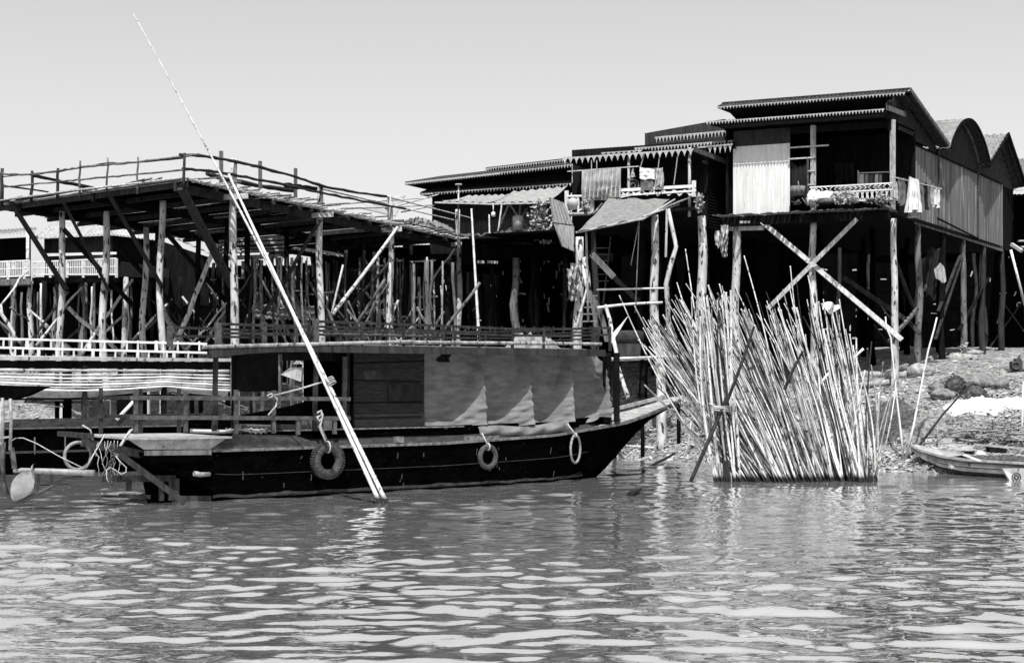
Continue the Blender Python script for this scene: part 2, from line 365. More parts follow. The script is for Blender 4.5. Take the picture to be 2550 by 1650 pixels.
# ================================================================== the black cabin boat
BF = Frame((-6.21, 29.7), (.794, .608))
def boat():
    rnd = random.Random(5)
    root = thing('cabin_boat', 'long black wooden boat with curtained cabin and railed roof in the foreground water', 'boat', BF.w(4, 1.25, 0))
    zg = [(-2.4, 1.2), (0, 1.08), (5.8, 1.08), (9.2, 1.19), (11.85, 1.43), (13.3, 1.70), (14.6, 2.05)]
    hb = [(0, 1.22), (1, 1.25), (8, 1.25), (9.2, 1.2), (11.0, .98), (11.85, .83), (13.3, .5), (14.6, .2)]
    bb = [(0, 1.05), (1, 1.15), (8, 1.1), (9.5, .75), (10.6, .38), (11.6, .1), (13.4, .07), (14.6, .06)]
    zk = [(0, -.25), (.5, -.35), (10, -.35), (10.9, -.2), (11.6, .0), (12.5, .75), (13.35, 1.42), (14.6, 1.92)]
    st = [0, .3, 1, 2, 3, 4, 5, 6, 7, 8, 8.6, 9.2, 9.8, 10.4, 11, 11.4, 11.85, 12.3, 12.8, 13.3, 13.9, 14.6]
    mb = MB(); vs = []; K = 7
    for t in st:
        ring = []
        for q in range(K):
            e = q/(K-1); b = lerp(interp(t, hb), interp(t, bb), e**1.6); z = lerp(interp(t, zg), interp(t, zk), e)
            ring.append((b, z))
        full = [(-b, z) for b, z in ring]+[(b, z) for b, z in ring[::-1]]
        vs += [BF.w(t, 1.25+b, z) for b, z in full]
    n = 2*K; fs = []
    for i in range(len(st)-1):
        for k in range(n-1): fs.append((i*n+k, i*n+k+1, (i+1)*n+k+1, (i+1)*n+k))
    fs.append(tuple(range(n)))
    mb.add(vs, fs); mb.build('hull', 'hull_black', root)
    # rub rail and worn edge along the gunwale
    for sd in (-1, 1):
        mb = MB(); prev = None
        for i in range(41):
            t = lerp(-.05, 14.5, i/40); p = BF.w(t, 1.25+sd*(interp(t, hb)+.015), interp(t, zg)-.02)
            if prev: mb.beam(prev, p, .05, .06)
            prev = p
        mb.build('rub_rail', 'worn_edge', root)
    for e in (.38, .72):                                          # two plank seams standing slightly proud
        prev = None; mb = MB()
        for i in range(30):
            t = lerp(.05, 10.5, i/29); b = lerp(interp(t, hb), interp(t, bb), e**1.6)
            p = BF.w(t, 1.25-b-.004, lerp(interp(t, zg), interp(t, zk), e))
            if prev: mb.beam(prev, p, .012, .012)
            prev = p
        mb.build('plank_seam', 'hull_grey', root)
    rs_ = random.Random(77); q = MB()
    for i in range(26):                                           # scratches and scuffs in the black paint
        t = rs_.uniform(.3, 9.5); e = rs_.uniform(.08, .8); b_ = lerp(interp(t, hb), interp(t, bb), e**1.6); z = lerp(interp(t, zg), interp(t, zk), e); l = rs_.uniform(.03, .16); dt = rs_.gauss(0, .03)
        e2 = min(.95, e+l/1.3); b2 = lerp(interp(t, hb), interp(t, bb), e2**1.6); q.beam(BF.w(t, 1.25-b_-.004, z), BF.w(t+dt, 1.25-b2-.004, lerp(interp(t, zg), interp(t, zk), e2)), .014, .006, up=(.6, -.8, 0))
    o_ = q.build('paint_scratch', 'trim_grey', root); o_['kind'] = 'stuff'
    q = MB(); prev = None
    for i in range(60):                                           # dried mud line just above the water
        t = lerp(.02, 10.6, i/59); z = .09+.04*noise.noise(V((t*2, 0, 0))); e = min(.99, (interp(t, zg)-z)/(interp(t, zg)-interp(t, zk))); b_ = lerp(interp(t, hb), interp(t, bb), e**1.6); p = BF.w(t, 1.25-b_-.006, z)
        if prev: q.beam(prev, p, .012, .05+.05*abs(noise.noise(V((t*3, 4, 0)))))
        prev = p
    q.build('mud_line', 'hull_grey', root)
    # sloping side decks, foredeck
    for sd in (-1, 1):
        mb = MB(); vs = []
        for i in range(33):
            t = lerp(0, 10.9, i/32); b = interp(t, hb)-.02
            vs += [BF.w(t, 1.25+sd*b, interp(t, zg)-.01), BF.w(t, 1.25+sd*(b-.22), interp(t, zg)+.12), BF.w(t, 1.25+sd*(b-.34), interp(t, zg)+.13)]
        mb.add(vs, [(i*3+k, i*3+k+1, i*3+k+4, i*3+k+3) for i in range(32) for k in range(2)]); mb.build('side_deck', 'hull_grey', root)
    mb = MB(); vs = []
    for i in range(9):
        t = lerp(10.7, 14.6, i/8); b = interp(t, hb)-.01
        for j in range(7): vs.append(BF.w(t, 1.25+lerp(-b, b, j/6), interp(t, zg)+.025+(.008 if j % 2 else 0)))
    mb.add(vs, [(i*7+k, i*7+k+1, i*7+k+8, i*7+k+7) for i in range(8) for k in range(6)]); mb.build('foredeck', 'deck_pale', root)
    mb = MB()
    mb.beam(BF.w(11.3, 1.25+.95, 1.42), BF.w(14.4, 1.25+.26, 2.1), .09, .09); mb.build('bow_rail', 'deck_pale', root)
    mb = MB(); mb.beam(BF.w(10.9, .42, 1.36), BF.w(10.9, 2.0, 1.36), .06, .34); mb.build('bow_bulkhead', 'hull_black', root)
    mb = MB(); mb.beam(BF.w(10.0, .36, 1.42), BF.w(11.45, .62, 1.50), .05, .26); mb.build('bow_coaming', 'hull_black', root)
    # coaming and pale strip
    mb = MB(); mb.beam(BF.w(.3, .33, 1.30), BF.w(10.2, .33, 1.38), .05, .24); mb.build('coaming', 'hull_black', root)
    mb = MB(); mb.beam(BF.w(.3, .31, 1.435), BF.w(6.6, .31, 1.435), .07, .03); mb.build('coaming_cap', 'worn_edge', root)
    mb = MB(); mb.beam(BF.w(.2, 1.25, 1.2), BF.w(10.7, 1.25, 1.2), 1.9, .06); mb.build('cabin_floor', 'brown_wood', root)
    # stern deck overhanging the water
    mb = MB()
    for k in range(9): mb.beam(BF.w(-1.9, .05+k*.3, 1.355), BF.w(.35, .05+k*.3, 1.33), .285, .04)
    mb.build('stern_deck', 'deck_pale', root)
    mb = MB(); mb.poly([BF.w(-1.86, 0, 1.33), BF.w(.3, 0, 1.31), BF.w(-.05, 0, 1.09), BF.w(-1.55, 0, 1.13)], BF.w(0, .05, 0)-BF.w(0, 0, 0)); mb.build('stern_board', 'deck_pale', root)
    mb = MB(); mb.beam(BF.w(-1.55, -.02, 1.06), BF.w(-.1, -.02, 1.03), .07, .1); mb.build('stern_sill', 'grey_wood', root)
    mb = MB(); mb.poly([BF.w(-.15, -.03, 1.07), BF.w(.45, -.03, 1.4), BF.w(2.0, .1, 1.33), BF.w(2.6, -.01, 1.08)], BF.w(0, .03, 0)-BF.w(0, 0, 0)); mb.build('quarter_board', 'hull_grey', root)
    mb = MB(); mb.beam(BF.w(-1.4, .3, .95), BF.w(.2, .3, .95), .5, .2); mb.beam(BF.w(-1.4, 2.0, .95), BF.w(.2, 2.0, .95), .5, .2); mb.build('stern_beam', 'under_wood', root)
    mb = MB()                                                     # frame under the stern
    for t, z0, z1 in ((-1.75, .28, .55), (-1.05, .05, .5), (-.85, .05, .52)):
        mb.beam(BF.w(t, .3, z0), BF.w(t, .3, z1), .09, .09)
    mb.beam(BF.w(-2.3, .3, .55), BF.w(-.75, .3, .5), .07, .13); mb.beam(BF.w(-1.95, .3, .2), BF.w(-1.3, .3, .14), .06, .08)
    mb.beam(BF.w(-.8, .25, .07), BF.w(.25, .2, .03), .1, .14); mb.beam(BF.w(-.75, .28, 0), BF.w(-.75, .28, .5), .12, .12)
    mb.build('rudder_frame', 'brown_wood', root)
    mb = MB(); mb.poly([BF.w(-1.4, .4, .5), BF.w(-1.25, .4, -.2), BF.w(-.9, .4, -.2), BF.w(-.7, .4, .5)], BF.w(0, .05, 0)-BF.w(0, 0, 0)); mb.build('rudder', 'hull_black', root)
    mb = MB(); mb.poly([BF.w(.05, .06, 1.06), BF.w(.05, .06, .2), BF.w(-.75, .08, .58), BF.w(-1.55, .1, .86), BF.w(-1.62, .1, 1.06)], BF.w(0, 2.3, 0)-BF.w(0, 0, 0)); mb.build('hull_counter', 'hull_black', root)
    mb = MB(); mb.beam(BF.w(-2.05, .05, 1.05), BF.w(-.72, -.12, .02), .05, .12); mb.build('stern_strut', 'brown_wood', root)
    mb = MB(); mb.beam(BF.w(-2.75, .2, 1.3), BF.w(-1.5, .2, 1.02), .14, .16); mb.beam(BF.w(-2.6, .1, 1.42), BF.w(-2.6, 1.9, 1.42), .1, .1); mb.build('stern_bracket', 'brown_wood', root)
    mb = MB(); mb.tube([BF.p(483, 1178, -.03), BF.p(500, 1181, -.03), BF.p(522, 1180, .02)], [.055, .05, .045]); mb.build('exhaust_pipe', 'iron_pale', root)
    # cabin walls
    t1, t2, t3 = BF.tz(863, 900, .5)[0], BF.tz(1056, 900, .5)[0], BF.tz(1497, 900, .5)[0]
    mb = MB()
    for k in range(5):
        z = 1.42+k*.35; mb.beam(BF.w(t1, .5+.004*(k % 2), z+.172), BF.w(t2, .5+.004*(k % 2), z+.172), .03, .345)
    pl = mb.build('side_panel', 'plywood', root)
    for x0, y0, x1, y1 in ((863, 905, 1055, 899), (870, 946, 1050, 950), (866, 1002, 1052, 1001), (868, 1040, 1050, 1036)):
        q = MB(); q.beam(BF.p(x0, y0, .48), BF.p(x1, y1, .48), .02, .03); q.build('seam_batten', 'dark_wood', pl)
    q = MB(); q.poly([BF.p(905, 925, .48), BF.p(948, 921, .48), BF.p(950, 944, .48), BF.p(907, 946, .48)], V((-.006, .008, 0))); q.build('patch', 'wall_grey', pl)
    a, b = BF.p(966, 957, .46), BF.p(1052, 997, .46)
    mb = MB(); mb.grid(lambda u, v: V((lerp(a.x, b.x, u), lerp(a.y, b.y, u), lerp(a.z, b.z, v)))+V((.6, -.8, 0))*(.02*math.sin(u*9+v*3)+.05*v*v), 14, 8, V((-.003, .004, 0)))
    mb.build('window_flap', 'cloth_dark', pl)
    mb = MB(); mb.beam(BF.p(859, 888, .5), BF.p(856, 1076, .5), .10, .06); mb.build('corner_board', 'trim_grey', root)
    mb = MB(); mb.beam(BF.w(t2, .74, 1.45), BF.w(t2, .74, 3.2), .05); mb.build('cabin_post', 'dark_wood', root)
    mb = MB(); mb.beam(BF.w(t3+.1, .38, 1.45), BF.w(t3+.1, .38, 3.25), .22, .1); mb.build('cabin_post', 'dark_wood', root)
    mb = MB(); mb.beam(BF.w(t3+.36, .3, 1.45), BF.w(t3+.36, .3, 3.25), .12, .1); mb.build('cabin_post', 'dark_wood', root)
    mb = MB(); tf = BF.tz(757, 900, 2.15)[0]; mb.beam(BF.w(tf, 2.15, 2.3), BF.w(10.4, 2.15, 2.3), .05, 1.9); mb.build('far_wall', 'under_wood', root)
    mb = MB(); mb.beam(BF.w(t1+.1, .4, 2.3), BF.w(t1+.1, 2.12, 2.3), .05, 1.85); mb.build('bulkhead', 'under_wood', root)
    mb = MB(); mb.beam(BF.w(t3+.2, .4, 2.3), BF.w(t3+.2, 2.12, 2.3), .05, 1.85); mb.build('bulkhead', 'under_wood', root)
    # curtains: hung inside the roof edge, drawn outwards along each seam
    edges = [1057, 1187, 1303, 1406, 1496]
    for k in range(4):
        e0, e1 = BF.tz(edges[k], 900, .45)[0], BF.tz(edges[k+1], 900, .55)[0]; sd_ = k*1.7; W_ = (.66, .80, .72, .26)[k]
        drop = (.0, -.04, -.02, .08)[k]
        def cur(u, v):
            wv = max(.02, W_*v**1.7); x = min(1, max(0, (u-(1-wv))/wv)); out = .60*(v**.28)*(x**1.1)*(1 if v > .12 else v/.12)
            fl = max(0, (v-.86)/.14); out = max(out, .30*fl**1.2*(1-.4*math.cos(u*9+k)))
            out += .017*math.sin(v*48+u*22+sd_+2*noise.noise(V((u*4, v*4, sd_))))*x+.05*noise.noise(V((u*3+sd_, v*5, k)))+.030*noise.noise(V((u*5+sd_, v*19, k)))*(.3+v)+.02*math.sin(v*60+3*u)*max(0, 1-u*5)
            foot = 1.44+drop+.05*math.cos(u*6.28+.5)-.03*math.sin(u*9+k)
            return BF.w(lerp(e0, e1, u), .70-out, lerp(3.16, foot, v))
        mb = MB(); mb.grid(cur, 60, 70, BF.w(0, .006, 0)-BF.w(0, 0, 0)); mb.build('curtain', 'curtain', root)
    mb = MB()
    def hem(u, v):
        e0, e1 = BF.tz(1187, 900, .2)[0], BF.tz(1410, 900, .2)[0]
        return BF.w(lerp(e0, e1, u), .14-.10*math.sin(v*3.1)+.03*math.sin(u*25+v*4), lerp(1.42, 1.14, v)+.03*math.sin(u*9)+.12*(u-.2)**2)
    mb.grid(hem, 50, 10, BF.w(0, .006, 0)-BF.w(0, 0, 0)); mb.build('curtain_hem', 'curtain', root)
    # roof
    mb = MB(); vs = []; ts = [-.15, .2, .7, 1.3, 2, 3, 5, 7, 9, 10.8]
    for t in ts:
        z = 3.30 if t > 2 else 3.30-.16*((2-t)/2.15)**2
        for s_, dz in ((0, -.02), (.8, .05), (1.25, .07), (1.7, .05), (2.5, -.02)): vs.append(BF.w(t+1.65*s_/2.5*max(0, 1-(t+.15)/3.5), s_, z+dz))
    fs = [(i*5+k, i*5+k+1, i*5+k+6, i*5+k+5) for i in range(len(ts)-1) for k in range(4)]
    mb.add(vs, fs); mb.add([a-V((0, 0, .09)) for a in vs], [f[::-1] for f in fs]); mb.build('roof', 'grey_wood', root)
    for s_ in (-.02, 2.52):
        mb = MB()
        for a, b in zip(ts, ts[1:]):
            if s_ > 1 and a < 1.2: continue
            za, zb = [(3.30 if t > 2 else 3.30-.16*((2-t)/2.15)**2)-.07 for t in (a, b)]
            mb.beam(BF.w(a, s_, za), BF.w(b, s_, zb), .04, .17)
        mb.build('roof_fascia', 'hull_grey' if s_ > 0 else 'brown_wood', root)
    mb = MB(); mb.beam(BF.w(-.1, .03, 3.05), BF.w(1.5, 2.5, 3.12), .05, .14); mb.build('roof_beam', 'grey_wood', root)
    mb = MB(); mb.beam(BF.w(2.0, .74, 3.08), BF.w(10.6, .74, 3.08), .05, .22); mb.build('wall_plate', 'dark_wood', root)
    mb = MB(); mb.beam(BF.w(1.65, 2.3, 2.75), BF.p(692, 900, 2.3)*1.0-V((0, 0, BF.p(692, 900, 2.3).z-2.75)), .04, .95); mb.build('hanging_cloth', 'cloth_dark', root)
    mb = MB(); mb.cane(BF.p(505, 864, -.02), BF.w(4.9, -.02, 3.42), .045, .04, rnd, 8); mb.cane(BF.w(4.5, .02, 3.40), BF.w(10.7, .02, 3.46), .045, .04, rnd, 8)
    mb.build('roof_edge_pole', 'bamboo_grey', root)
    # roof railing, near and far, and end rails
    for s_, far in ((.03, 0), (2.45, 1)):
        rail = MB(); r1 = [BF.p(x, y, .03) for x, y in ((549, 806), (782, 815), (787, 800), (1100, 811), (1279, 819), (1402, 819), (1521, 816))]
        r2 = [BF.p(x, y, .03) for x, y in ((549, 829), (782, 833), (787, 823), (1100, 829), (1279, 835), (1402, 836), (1521, 833))]
        off = BF.w(0, s_-.03, 0)-BF.w(0, 0, 0)
        for rr in (r1, r2):
            for i, (a, b) in enumerate(zip(rr, rr[1:])):
                if i == 1: continue
                rail.beam(a+off, b+off, .04, .055)
        ro = rail.build('roof_railing', 'brown_wood', root)
        for x, y in ((543, 803), (786, 793), (901, 801), (1005, 805), (1104, 810), (1194, 813), (1276, 816), (1354, 818), (1424, 817), (1488, 815), (1519, 813)):
            t, z = BF.tz(x, y, .03); q = MB(); wd = .11 if x in (543, 786) else .055
            q.beam(BF.w(t, s_, 3.28), BF.w(t, s_, z), wd, wd); q.build('rail_post', 'trim_grey' if wd > .1 else 'brown_wood', ro)
        for x in (830, 865, 940, 970, 1035, 1070, 1130, 1160, 1220, 1250, 1300, 1330, 1378, 1402, 1450, 1470):
            t, z = BF.tz(x, 812, .03); q = MB(); q.beam(BF.w(t, s_, z-.16), BF.w(t, s_, z), .03, .03); q.build('baluster', 'brown_wood', ro)
    for tt, z in ((2.5, 3.58), (2.5, 3.72), (10.7, 3.6), (10.7, 3.78)):
        mb = MB(); mb.beam(BF.w(tt, .1, z), BF.w(tt, 2.4, z), .04); mb.build('end_rail', 'brown_wood', root)
    # stern rails and roof posts
    r = MB()
    for y0, y1 in ((990, 993), (1039, 1041)):
        r.beam(BF.p(325, y0, .06), BF.p(596, y0+1, .06), .05, .085); r.beam(BF.p(590, y0+1, .08), BF.p(872, y1, .08), .05, .085)
    ra = r.build('stern_railing', 'trim_grey', root)
    for x, y0, y1 in ((338, 970, 1080), (462, 975, 1075), (588, 970, 1080), (681, 972, 1078), (742, 1040, 1082), (833, 1040, 1080)):
        q = MB(); a, b = BF.p(x, y0, .11), BF.p(x, y1, .11); q.beam(b, a, .08, .08); q.build('rail_post', 'trim_grey', ra)
    mb = MB(); r2 = mb.beam(BF.w(-1.6, 2.4, 1.75), BF.w(1.3, 2.4, 1.75), .05, .08).beam(BF.w(-1.6, 2.4, 2.15), BF.w(1.3, 2.4, 2.15), .05, .08); ra = mb.build('stern_railing', 'brown_wood', root)
    for t in (-1.5, -.6, .3, 1.2):
        q = MB(); q.beam(BF.w(t, 2.44, 1.3), BF.w(t, 2.44, 2.35), .07); q.build('rail_post', 'brown_wood', ra)
    for x, d in ((535, .2), (785, .2)):
        q = MB(); q.beam(BF.p(x-2, 1072, d), BF.p(x+3, 868, d), .085, .085); q.build('roof_post', 'brown_wood', root)
    for t in (1.6, 3.6):
        q = MB(); q.beam(BF.w(t, 2.35, 1.3), BF.w(t, 2.35, 3.25), .09, .09); q.build('roof_post', 'dark_wood', root)
    mb = MB(); mb.beam(BF.p(597, 1066, .5), BF.p(671, 1068, .5), .3, .19); mb.build('engine_box', 'grey_wood', root)
    mb = MB(); mb.beam(BF.p(675, 1066, .55), BF.p(757, 1068, .55), .3, .19); mb.build('engine_box', 'hull_grey', root)
    mb = MB(); mb.beam(BF.p(752, 1062, .5), BF.p(833, 1062, .5), .06, .28); mb.build('cabin_step', 'grey_wood', root)
    mb = MB(); mb.beam(BF.w(3.6, 1.6, 3.62), BF.w(6.2, 1.6, 3.62), .3, .04)
    for t in (3.9, 5.0, 5.9): mb.beam(BF.w(t, 1.6, 3.34), BF.w(t, 1.6, 3.6), .08)
    mb.build('roof_bench', 'grey_wood', root)
    mb = MB(); mb.box(BF.p(993, 1094, .0)+V((0, 0, 0)), (.26, .05, .14), .65); mb.box(BF.w(6.9, -.02, 1.16), (1.0, .05, .1), .65); mb.build('cleat', 'worn_edge', root)
    # things on the boat
    m2 = MB()
    for i in range(9):
        a = i*.7; m2.tube([BF.p(560+13*j, 1074-3*abs(math.sin(j*1.3+a)), .25)+V((.0, .1*math.sin(j+a), .05*math.sin(j*2+a))) for j in range(9)], .014, 5)
    tag(m2.build('rope_coil', 'rope'), 'loose pale rope lying on the stern deck of the black boat', 'rope')
    mb = MB(); mb.cane(BF.p(475, 1072, .3), BF.p(590, 1075, .3), .045, .045, rnd, 8)
    tag(mb.build('deck_pole', 'bamboo'), 'short pale bamboo length lying along the stern deck of the black boat', 'pole')
    rnd2 = random.Random(3); mb = MB(); mb.crumple(BF.w(8.7, 1.3, 3.36), BF.w(10.5, 1.5, 3.36), .9, .38, rnd2)
    tag(mb.build('tarpaulin', 'straw'), 'crumpled pale tarpaulin heaped on the boat roof near its bow end', 'tarpaulin')
    # tyres
    def fender(name, px, py, R, r, rot, label, m, tie, sq=1.0):
        t, z = BF.tz(px, py, -.13 if R < .4 else -.12); c = BF.w(t, -.13, z)
        ax = V((BF.v.x, BF.v.y, 0)); ax.rotate(Matrix.Rotation(rot, 3, 'Z'))
        b = MB(); b.torus(c, ax, R, r, 36, 12, sq)
        if R*r > .02:
            x = ax.cross(V((0, 0, 1))).normalized()
            for i in range(44):
                a = 6.283*i/44; d = x*math.cos(a)+V((0, 0, 1))*math.sin(a)
                b.box(c+d*(R+r*.97), (.03, .15, .035), math.atan2(x.y, x.x)+0, -a+math.pi/2)
        o = tag(b.build(name, m), label, 'tyre', 'tyres hung along the boat as fenders')
        q = MB(); e = BF.p(*tie, -.02); q.tube([c+V((0, 0, R+r*.2)), (c+V((0, 0, R))+e)/2+V((.02, -.02, -.02)), e], .018, 6)
        for k in range(3): q.torus(c+V((0, 0, R)), V((BF.u.x, BF.u.y, 0)), r*1.1+.01*k, .014, 12, 5)
        q.build('rope', 'rope', o)
    fender('tyre_fender', 816, 1146, .295, .10, .05, 'thick treaded tyre hanging on the black hull beside the bamboo poles', 'rubber', (793, 1060), 1.1)
    fender('tyre_fender', 1215, 1137, .245, .062, .08, 'smaller bald tyre hanging amidships below the curtained cabin', 'rubber', (1200, 1078))
    fender('tyre_fender', 1433, 1117, .345, .030, .52, 'thin pale hoop of cut tyre hanging near the bow of the black hull', 'rubber_pale', (1413, 1055))
    c = BF.w(-2.75, .45, 1.02); b = MB(); b.torus(c, V((BF.v.x, BF.v.y, 0)), .27, .035, 32, 8)
    o = tag(b.build('tyre_fender', 'rubber_pale'), 'narrow tyre ring hung with white rope at the stern bracket of the black boat', 'tyre', 'tyres hung along the boat as fenders')
    q = MB(); q.tube([BF.p(205, 1058, .45), BF.p(225, 1070, .43), BF.p(240, 1135, .4)], .018, 6); q.build('rope', 'rope', o)
    # ropes and chain at the stern
    q = MB(); rr = random.Random(8)
    for i in range(7):
        x0 = 245+i*8; pts = [BF.p(x0+rr.uniform(-10, 10)*math.sin(j), 1098+j*14+rr.uniform(-3, 3), .1+.05*math.sin(j+i)) for j in range(7)]
        q.tube(pts, .007, 5)
    q.tube([BF.p(*a, .0) for a in ((288, 1135), (300, 1150), (314, 1163), (314, 1175), (302, 1180), (290, 1172), (275, 1163), (265, 1170), (266, 1190), (270, 1200))], .013, 5)
    q.tube([BF.p(*a, .2) for a in ((340, 1066), (325, 1072), (312, 1090), (300, 1110), (290, 1135))], .03, 6)
    tag(q.build('mooring_rope', 'rope'), 'tangle of white ropes hanging off the stern bracket of the black boat', 'rope')
    q = MB()
    for j in range(16):
        q.torus(BF.p(281-j*.6+3*math.sin(j*.6), 1110+j*7, .02), V((.6 if j % 2 else -.5, .8, .1)), .04, .012, 10, 5)
    tag(q.build('chain', 'iron'), 'rusty chain dangling from the stern bracket beside the white ropes', 'chain')
    # rope from poles to the stern rail
    q = MB(); q.tube([P(818, 946, 30.05), P(750, 967, 30.2), BF.p(680, 985, .0)], .02, 6); q.tube([BF.p(x, y, .0) for x, y in ((680, 985), (672, 990), (665, 984), (676, 980), (690, 992), (688, 1010), (668, 1033))], .018, 6)
    tag(q.build('mooring_line', 'rope'), 'white rope stretched from the two bamboo poles to the stern rail', 'rope')
    q = MB(); q.tube([BF.p(x, y, .05) for x, y in ((790, 1028), (799, 1022), (803, 1040), (794, 1048), (790, 1038), (803, 1030), (797, 1060), (812, 1094))], .03, 7)
    tag(q.build('fender_rope', 'rope'), 'thick knotted rope on the lower stern rail above the treaded tyre', 'rope')
boat()
# ------------------------------------------------------------------ the two mooring poles
def poles():
    rnd = random.Random(2)
    def at(px, py, k=.32):
        a = (py-HY)/F; Y = (29.0+k*EYE)/(1+k*a); return P(px, py, Y)
    a = P(975, 1258, 29.0)-V((-.08, .04, .3)); b = at(333, 36)
    mb = MB(); m = at(810, 945); mb.cane(a, b, .048, .010, rnd, 9, .0075, .5, math.pi)
    tag(mb.build('mooring_pole', 'bamboo_old'), 'very long thin bamboo pole leaning left far above the black boat', 'pole', 'bamboo mooring poles in the water')
    c = P(955, 1253, 29.15)-V((-.08, .04, .3)); d = at(572, 436)+V((0, -.10, 0))
    mb = MB(); mb.cane(c, d, .049, .026, rnd, 9, .001, .5, 4.0)
    tag(mb.build('mooring_pole', 'bamboo'), 'shorter bamboo pole lashed to the very long one, on its left at the water', 'pole', 'bamboo mooring poles in the water')
    q = MB(); c = at(820, 942)
    for k in range(4): q.torus(c+V((.02*k, 0, -.035*k)), V((-.45, .2, .87)), .085+.006*(k % 2), .011, 16, 5, 1)
    c = at(800, 915)
    tag(q.build('lashing', 'rope'), 'rope lashing that binds the two bamboo poles together', 'rope')
poles()
# ------------------------------------------------------------------ long tail shaft with propeller, hoisted behind the stern
def longtail():
    Y = 27.9
    root = thing('propeller_shaft', 'raised long tail shaft with pale two bladed propeller behind the stern', 'boat propeller', P(60, 1190, Y))
    mb = MB(); mb.tube([P(34, 1172, Y), P(50, 1171, Y), P(52, 1171, Y), P(130, 1173, Y), P(235, 1177, Y)], [.04, .045, .055, .06, .06], 10); mb.build('shaft', 'iron_pale', root)
    mb = MB()
    for sgn in (1, -1):
        def bl(u, v):
            a = v; wd = .19*math.sin(math.pi*min(.999, max(.02, a*.93+.05)))**.7
            ax = V((-.46, 0, -.89)) if sgn > 0 else V((.46, 0, .89))
            n = ax.cross(V((0, 1, 0)))
            return P(78, 1170, Y-.02)+ax*(.02+(.62 if sgn > 0 else .12)*a)+n*wd*(u-.5)*2*(1 if sgn > 0 else .2)+V((0, 1, 0))*(.10*(u-.5)*(1+a)-.06)
        mb.grid(bl, 12, 16, V((0, .015, 0)))
    mb.build('propeller', 'blade', root)
    mb = MB(); mb.tube([P(*a, Y+.1) for a in ((9, 1100), (6, 1150), (9, 1200), (18, 1232), (34, 1247), (54, 1247), (78, 1236), (120, 1215), (165, 1190), (205, 1186))], [.05, .05, .045, .045, .04, .04, .04, .035, .03, .03], 8)
    for x, y0, y1 in ((97, 1178, 1222), (129, 1178, 1208), (72, 1178, 1236)): mb.beam(P(x, y0, Y+.1), P(x-3, y1, Y+.1), .05)
    mb.build('skeg_guard', 'iron', root)
    mb = MB(); mb.beam(P(29, 1114, Y), P(36, 1166, Y), .09, .05); mb.build('trim_handle', 'grey_wood', root)
    q = MB(); q.tube([P(*a, Y-.05) for a in ((22, 1110), (27, 1098), (40, 1090), (58, 1090), (90, 1103), (150, 1137), (210, 1166))], .010, 6)
    q.tube([P(214, 1165, Y), P(228, 1140, Y+.1), P(262, 1080, Y+.3)], .014, 5); tag(q.build('hoist_rope', 'rope'), 'rope that holds up the propeller shaft behind the stern', 'rope')
    q = MB()
    for x, y in ((2, 990), (22, 992)): q.tube([P(x+3, 1120, 27.6), P(x+6, 1050, 27.6), P(x+4, y, 27.6)], .032, 7)
    for y in (1010, 1050, 1090): q.beam(P(0, y, 27.6), P(30, y-4, 27.6), .04)
    q.tube([P(4, 1000, 27.6), P(-8, 1200, 27.6)], .04); q.tube([P(-30, 1100, 27.6), P(8, 1106, 27.6)], .05)
    tag(q.build('steering_frame', 'iron_pale'), 'iron stern frame of a neighbouring boat, cut by the left picture edge', 'boat frame')
longtail()
